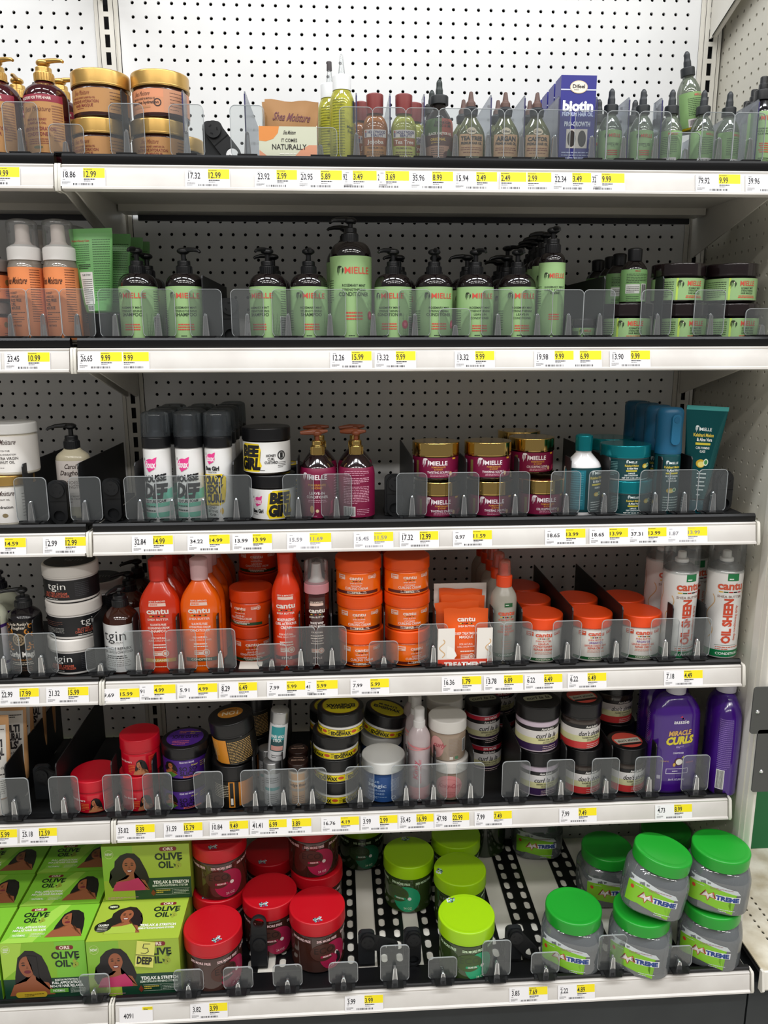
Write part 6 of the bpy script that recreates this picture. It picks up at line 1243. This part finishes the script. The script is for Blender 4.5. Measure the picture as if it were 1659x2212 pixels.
for k, (t, h, w) in enumerate((('DEEP TREATMENT', 4.6, 44), ('MASQUE', 5, 28))): L.txt(t, 0, 64 - k * 7, h, '#f6e6da', w=w, bold=.02)
L.txt('FOR NATURAL', 0, 43, 3.6, CW, w=27); L.txt('CURLS, COILS & WAVES', 0, 38, 3, CW, w=36); L.lines(-16, 20, 30, 1, 3, CW, 2.4, al='c'); badge(L, 2, 18, 1.05)
SAO = sachet(86, 112, 3, M('#ea5e20', .3), sprint(L, 86, 112, 3)); bl = bx.location
for j in range(4): pouch(SAO[0], SAO[1], (bl.x + (.004, -.006, .001, -.003)[j], .026 + j * .016, BASE[3] + .004 + j * .008), (R(-4), R((0, -3, 1, 2)[j]), 0), 'orange masque pouch, %s in the treatment box' % ('front', 'second', 'third', 'rearmost')[j], 'orange pouches')
for j in range(5): put(LMIST, 4, 1087, .044 + j * .055, ('frosted spray bottle with red clear cap, front of its row', 'frosted spray bottle second in the row', 'frosted spray bottle third in the row', 'frosted spray bottle fourth in the row', 'frosted spray bottle last in the row')[j], 'frosted spray bottles', lane=.044)
G = 'white repair cream jars'
for c, (px, k) in enumerate(((1166, WREP), (1272, WARG), (1377, WARG))):
    for j in range(3 if c == 0 else 2): put(k, 4, px, .064 + j * .09, lane=.064, label= 'white jar with orange lid, %s in the %s lane' % (('front', 'second', 'third')[j], ('left', 'middle', 'right')[c]), group=G, rz=(-4, 2, -4)[c])
for px, y, lb in ((1562, .055, 'white aerosol can with clear cap at the right end, upright lettering'), (1466, .055, 'white aerosol can with clear cap left of the right end can'), (1538, .15, 'aerosol can in shade behind the right end can'), (1466, .14, 'aerosol can in shade behind the left can')): put(SHEEN, 4, px, y, lb, 'white aerosol cans', rz=6 if px == 1466 else -8, lane=.055)
# ---- fifth shelf
for j, y in enumerate((.045, .105, .16, .215, .27)): put(TAN, 5, (-8, 3, -6, 0, 0)[j], y, ('tan squeeze tube with white label cut by the left edge, front one', 'tan tube second in the row', 'tan tube third in the row', 'tan tube fourth in the row', 'tan tube last in the row')[j], 'tan squeeze tubes', lane=.045)
pusher(5, 92, .08, -62, 'black pusher paddle swung sideways beside the tan tubes')
put(RED_A, 5, 206, .066, 'wide red jar standing alone, left of the red stack', 'red jars', rz=-4); put(RED_B, 5, 304, .06, 'lower red jar of the stack of two', 'red jars', rz=6); put(RED_B, 5, 304, .062, 'upper red jar of the stack of two', 'red jars', dz=.0763, rz=-8)
put(SOSO, 5, 401, .068, 'lower purple gel jar with black lid', 'purple gel jars', rz=4); put(SOSO, 5, 402, .068, 'upper purple gel jar with printed purple lid', 'purple gel jars', dz=.0673, rz=2)
put(AMB_L, 5, 506, .064, 'lower black and amber gel jar', 'black and amber jars'); q = put(AMB_U, 5, 512, .066, 'tilted upper black and amber gel jar', 'black and amber jars', dz=.0945, ry=-7, rx=3)
put(AMB_L, 5, 545, .17, 'lower black and amber jar in the rear stack', 'black and amber jars'); put(AMB_U, 5, 545, .17, 'upper black and amber jar in the rear stack', 'black and amber jars', dz=.0923)
G = 'silver hair wax sticks'
put(WAX_B, 5, 589, .042, 'lower silver hair wax stick', G, sz=.9); put(WAX, 5, 595, .046, 'tilted upper silver hair wax stick with teal label', G, dz=.0965, ry=6); put(WAX_B, 5, 578, .092, 'silver wax stick behind the lower front one', G, sz=.9)
put(MAXH, 5, 645, .042, 'copper edge stick with brown cap, front one', 'copper edge sticks'); put(MAXH, 5, 645, .088, 'copper edge stick with brown cap, behind the front one', 'copper edge sticks')
G = 'yellow and black wax tins'
for j, (px, rz) in enumerate(((727, 40), (726, -22), (725, 22), (736, 0))): put(EDGE_R if j == 3 else EDGE, 5, px, .068, 'yellow and black wax tin, %s of the front stack' % ('bottom', 'second from the bottom', 'third from the bottom', 'top')[j], G, dz=.0487 * j, rz=rz)
for j in range(3): put(EDGE, 5, 716, .168, 'yellow and black wax tin, %s of the rear stack' % ('bottom', 'middle', 'top')[j], G, dz=.0487 * j, rz=-20)
put(BLUE, 5, 828, .066, 'blue jar with white lid, front one', 'blue jars', rz=-10); put(BLUE, 5, 824, .165, 'blue jar with white lid, behind the front one', 'blue jars')
put(EDGE, 5, 826, .158, 'yellow and black wax tin tilted on the rear blue jar', G, dz=.092, ry=12, rx=-4, rz=-14)
for j in range(3): put(KNOT, 5, 905, .043 + j * .055, ('pale pink lotion bottle at the front of its row', 'pale pink lotion bottle second in the row', 'rear pale pink lotion bottle')[j], 'pale pink lotion bottles', lane=.043)
put(KINK_L, 5, 970, .06, 'lower beige gel jar with white lid', 'beige gel jars', rz=-8); put(KINK_U, 5, 966, .062, 'upper beige gel jar with white lid', 'beige gel jars', dz=.0853, rz=-6)
put(KINK_L, 5, 963, .15, 'lower beige gel jar in the rear stack', 'beige gel jars'); put(KINK_U, 5, 960, .15, 'upper beige gel jar in the rear stack', 'beige gel jars', dz=.0853)
G = 'small purple banded jars'
put(LALA_M, 5, 1046, .17, 'lower purple banded jar with red 20% MORE strip, set back', G); put(LALA_M, 5, 1042, .155, 'upper purple banded jar with red 20% MORE strip', G, dz=.0783, rz=10); put(LALA_M, 5, 1078, .27, 'purple banded jar deep in the shade behind', G); put(LALA_M, 5, 1076, .27, 'upper jar deep in the shade behind', G, dz=.0783)
put(LALA, 5, 1161, .068, 'lower wide purple banded custard jar', 'wide purple banded jars', rz=4); put(LALA, 5, 1160, .068, 'upper wide purple banded custard jar with printed lid', 'wide purple banded jars', dz=.0983, rz=10)
G = 'red banded elongating gel jars'
put(DONT, 5, 1256, .063, 'lower red banded gel jar, left of the two', G, rz=8); put(DONT, 5, 1254, .064, 'upper red banded gel jar on the left stack', G, dz=.1003, rz=12); put(DONT, 5, 1351, .063, 'red banded gel jar with its printed lid showing, right one', G, rz=8); put(DONT, 5, 1326, .165, 'lower red banded gel jar in the rear stack', G); put(DONT, 5, 1326, .165, 'upper red banded gel jar in the rear stack', G, dz=.1003, rz=8)
G = 'purple hair conditioner bottles'
put(AUSSIE, 5, 1453, .05, 'large purple conditioner bottle, front label showing', G, rz=2); put(AUSSIE, 5, 1560, .05, 'large purple bottle turned sideways at the right end', G, rz=80); put(AUSSIE, 5, 1432, .14, 'large purple bottle in shade behind the front one', G)
# ---- bottom deck
zb = BASE[5]; G = 'green relaxer cartons'; 
xl = on_z(108, 2155, zb).x - .004; xt = on_z(295, 2150, zb).x
for c in range(2):
    for j in range(3): place(RLX, xl - c * .161 - j * .002, -.026 + j * .1, zb + .0004, 'bright green relaxer carton, %s in the %s column at the left' % (('front', 'second', 'third')[j], ('right', 'edge-cut left')[c]), G)
for j in range(3): place(TEX, xt, -.026 + j * .11, zb + .0004, 'lime texlax carton, %s in the lower row beside the red jars' % ('front', 'second', 'rear')[j], 'lime texlax cartons')
place(TEX, xt + .006, .084, zb + .1235, 'lime texlax carton stacked on top of the second row', 'lime texlax cartons')
r = empty('note_card', (xt + .022, -.0815, zb + .09), (R(0), R(8), 0)); tag(r, 'yellow handwritten note reading 5 DEEP on the lime carton', 'note')
obj('card', MB().box(-17, 17, -.4, 0, -27, 29, M('#dfe070', .5)).build('card'), r); L = Lab(); L.rect(-17, 17, -1.5, 0, '#2a2a2a', 1); L.rect(-15, -13, -25, 0, '#eeee90', .5)
L.txt('DEEP', 0, -12, 15, '#141414', w=28, bold=.04)
for a, b_ in (((-4, 24), (8, 25)), ((-4, 24), (-5, 15)), ((-5, 15), (4, 15)), ((4, 15), (6, 8)), ((6, 8), (0, 3)), ((0, 3), (-8, 4))):
    n = Vector((-(b_[1] - a[1]), b_[0] - a[0])).normalized() * .6; L.poly([(a[0] - n.x, a[1] - n.y), (b_[0] - n.x, b_[1] - n.y), (b_[0] + n.x, b_[1] + n.y), (a[0] + n.x, a[1] + n.y)], '#1a1a22', 1)
obj('print', L.mesh('print', flat(-.4), sx=0), r)
def lidat(k, px, py, label, group, dz=0., **kw):
    q = on_z(px, py, zb + k.h * .001 + dz); return place(k, q.x, q.y + .003, zb + .0004 + dz, label, group, **kw)
G = 'red lidded gel jars'
lidat(ECO, 459, 1999, 'red lidded gel jar at the front, right of the lime cartons', G, rz=38); a = lidat(ECO, 473, 1912, 'red lidded gel jar second in the left row', G, rz=-10); place(ECO, a.location.x + .004, a.location.y + .002, zb + .1162, 'red gel jar stacked on the second jar of the left row', G, rz=12)
lidat(ECO, 582, 1925, 'red lidded gel jar with no other stacked on it, front of the middle row', G, rz=8); lidat(ECO, 584, 1838, 'red lidded gel jar behind the middle row front jar', G); lidat(ECO, 685, 1956, 'red lidded gel jar at the front of the right row, sticker on its lid', G, rz=22); a = lidat(ECO, 684, 1866, 'red lidded gel jar second in the right row', G, rz=-14); place(ECO, a.location.x - .006, a.location.y + .002, zb + .1162, 'red gel jar stacked on the second jar of the right row', G, rz=4)
G = 'lime lidded gel jars'
lidat(LIME, 1008, 1975, 'lime lidded green gel jar at the very front', G, rz=6); lidat(LIME, 994, 1878, 'lime lidded gel jar behind the front lime jar', G, rz=70); lidat(LIME, 883, 1842, 'lime lidded dark gel jar standing alone on the slotted tracks', G, rz=-24); lidat(LIME, 985, 1802, 'lime lidded gel jar third back behind the front lime jar', G)
q = on_z(782, 1868, zb); place(OLV, q.x, q.y + .03, zb + .0004, 'dark olive gel jar at the back of the empty lane', G); q = on_z(1062, 1852, zb); place(OLV, q.x - .012, q.y + .05, zb + .0004, 'dark olive gel jar with barcode at the back, right lane', G, rz=150)
G = 'green lidded clear gel jars'
lidat(XT, 1240, 1957, 'green lidded gel jar standing alone at the front', G, rz=-22); a = lidat(XT, 1388, 1962, 'lower green lidded gel jar, left stack', G, rz=-24); b = lidat(XT, 1540, 1946, 'lower green lidded gel jar at the right end', G, rz=-26)
place(XT, a.location.x + .016, a.location.y + .004, zb + .129, 'upper green lidded gel jar tilted on the left stack', G, rz=-20, ry=9, rx=-3); place(XT, b.location.x + .006, b.location.y + .006, zb + .1215, 'upper green lidded gel jar at the right end', G, rz=-22, ry=2)
lidat(XT, 1312, 1828, 'green lidded gel jar in the shade behind the left stack', G); q = on_z(1152, 1862, zb); place(XT, q.x + .02, q.y + .055, zb + .0004, 'green lidded gel jar at the back of the empty right lane', G, rz=-6)
lidat(XT, 1440, 1790, 'green lidded gel jar in shade at the rear right', G)
for px, py, ang, lb in ((563, 2095, 180, 'upright black pusher paddle in front of the middle red jar'), (684, 2090, -42, 'black pusher paddle swung right in front of the right red jar'), (795, 2090, -72, 'black pusher paddle lying sideways in the empty lane'), (893, 2085, 0, 'black pusher paddle right of the empty lane'), (1112, 2080, -40, 'black pusher paddle left of the lone green lidded jar')):
    q = on_z(px, py, zb); z = zb; r = empty('pusher_paddle', (q.x, q.y, z)); tag(r, lb, 'shelf pusher', 'black spring pushers behind the clear fronts'); obj('base', PAD[0], r); o = obj('arm', PAD[1], r, (0, 0, .062), (0, R(ang), 0)); obj('hub', PAD[2], o, (0, 0, 0), (R(-90), 0, 0))
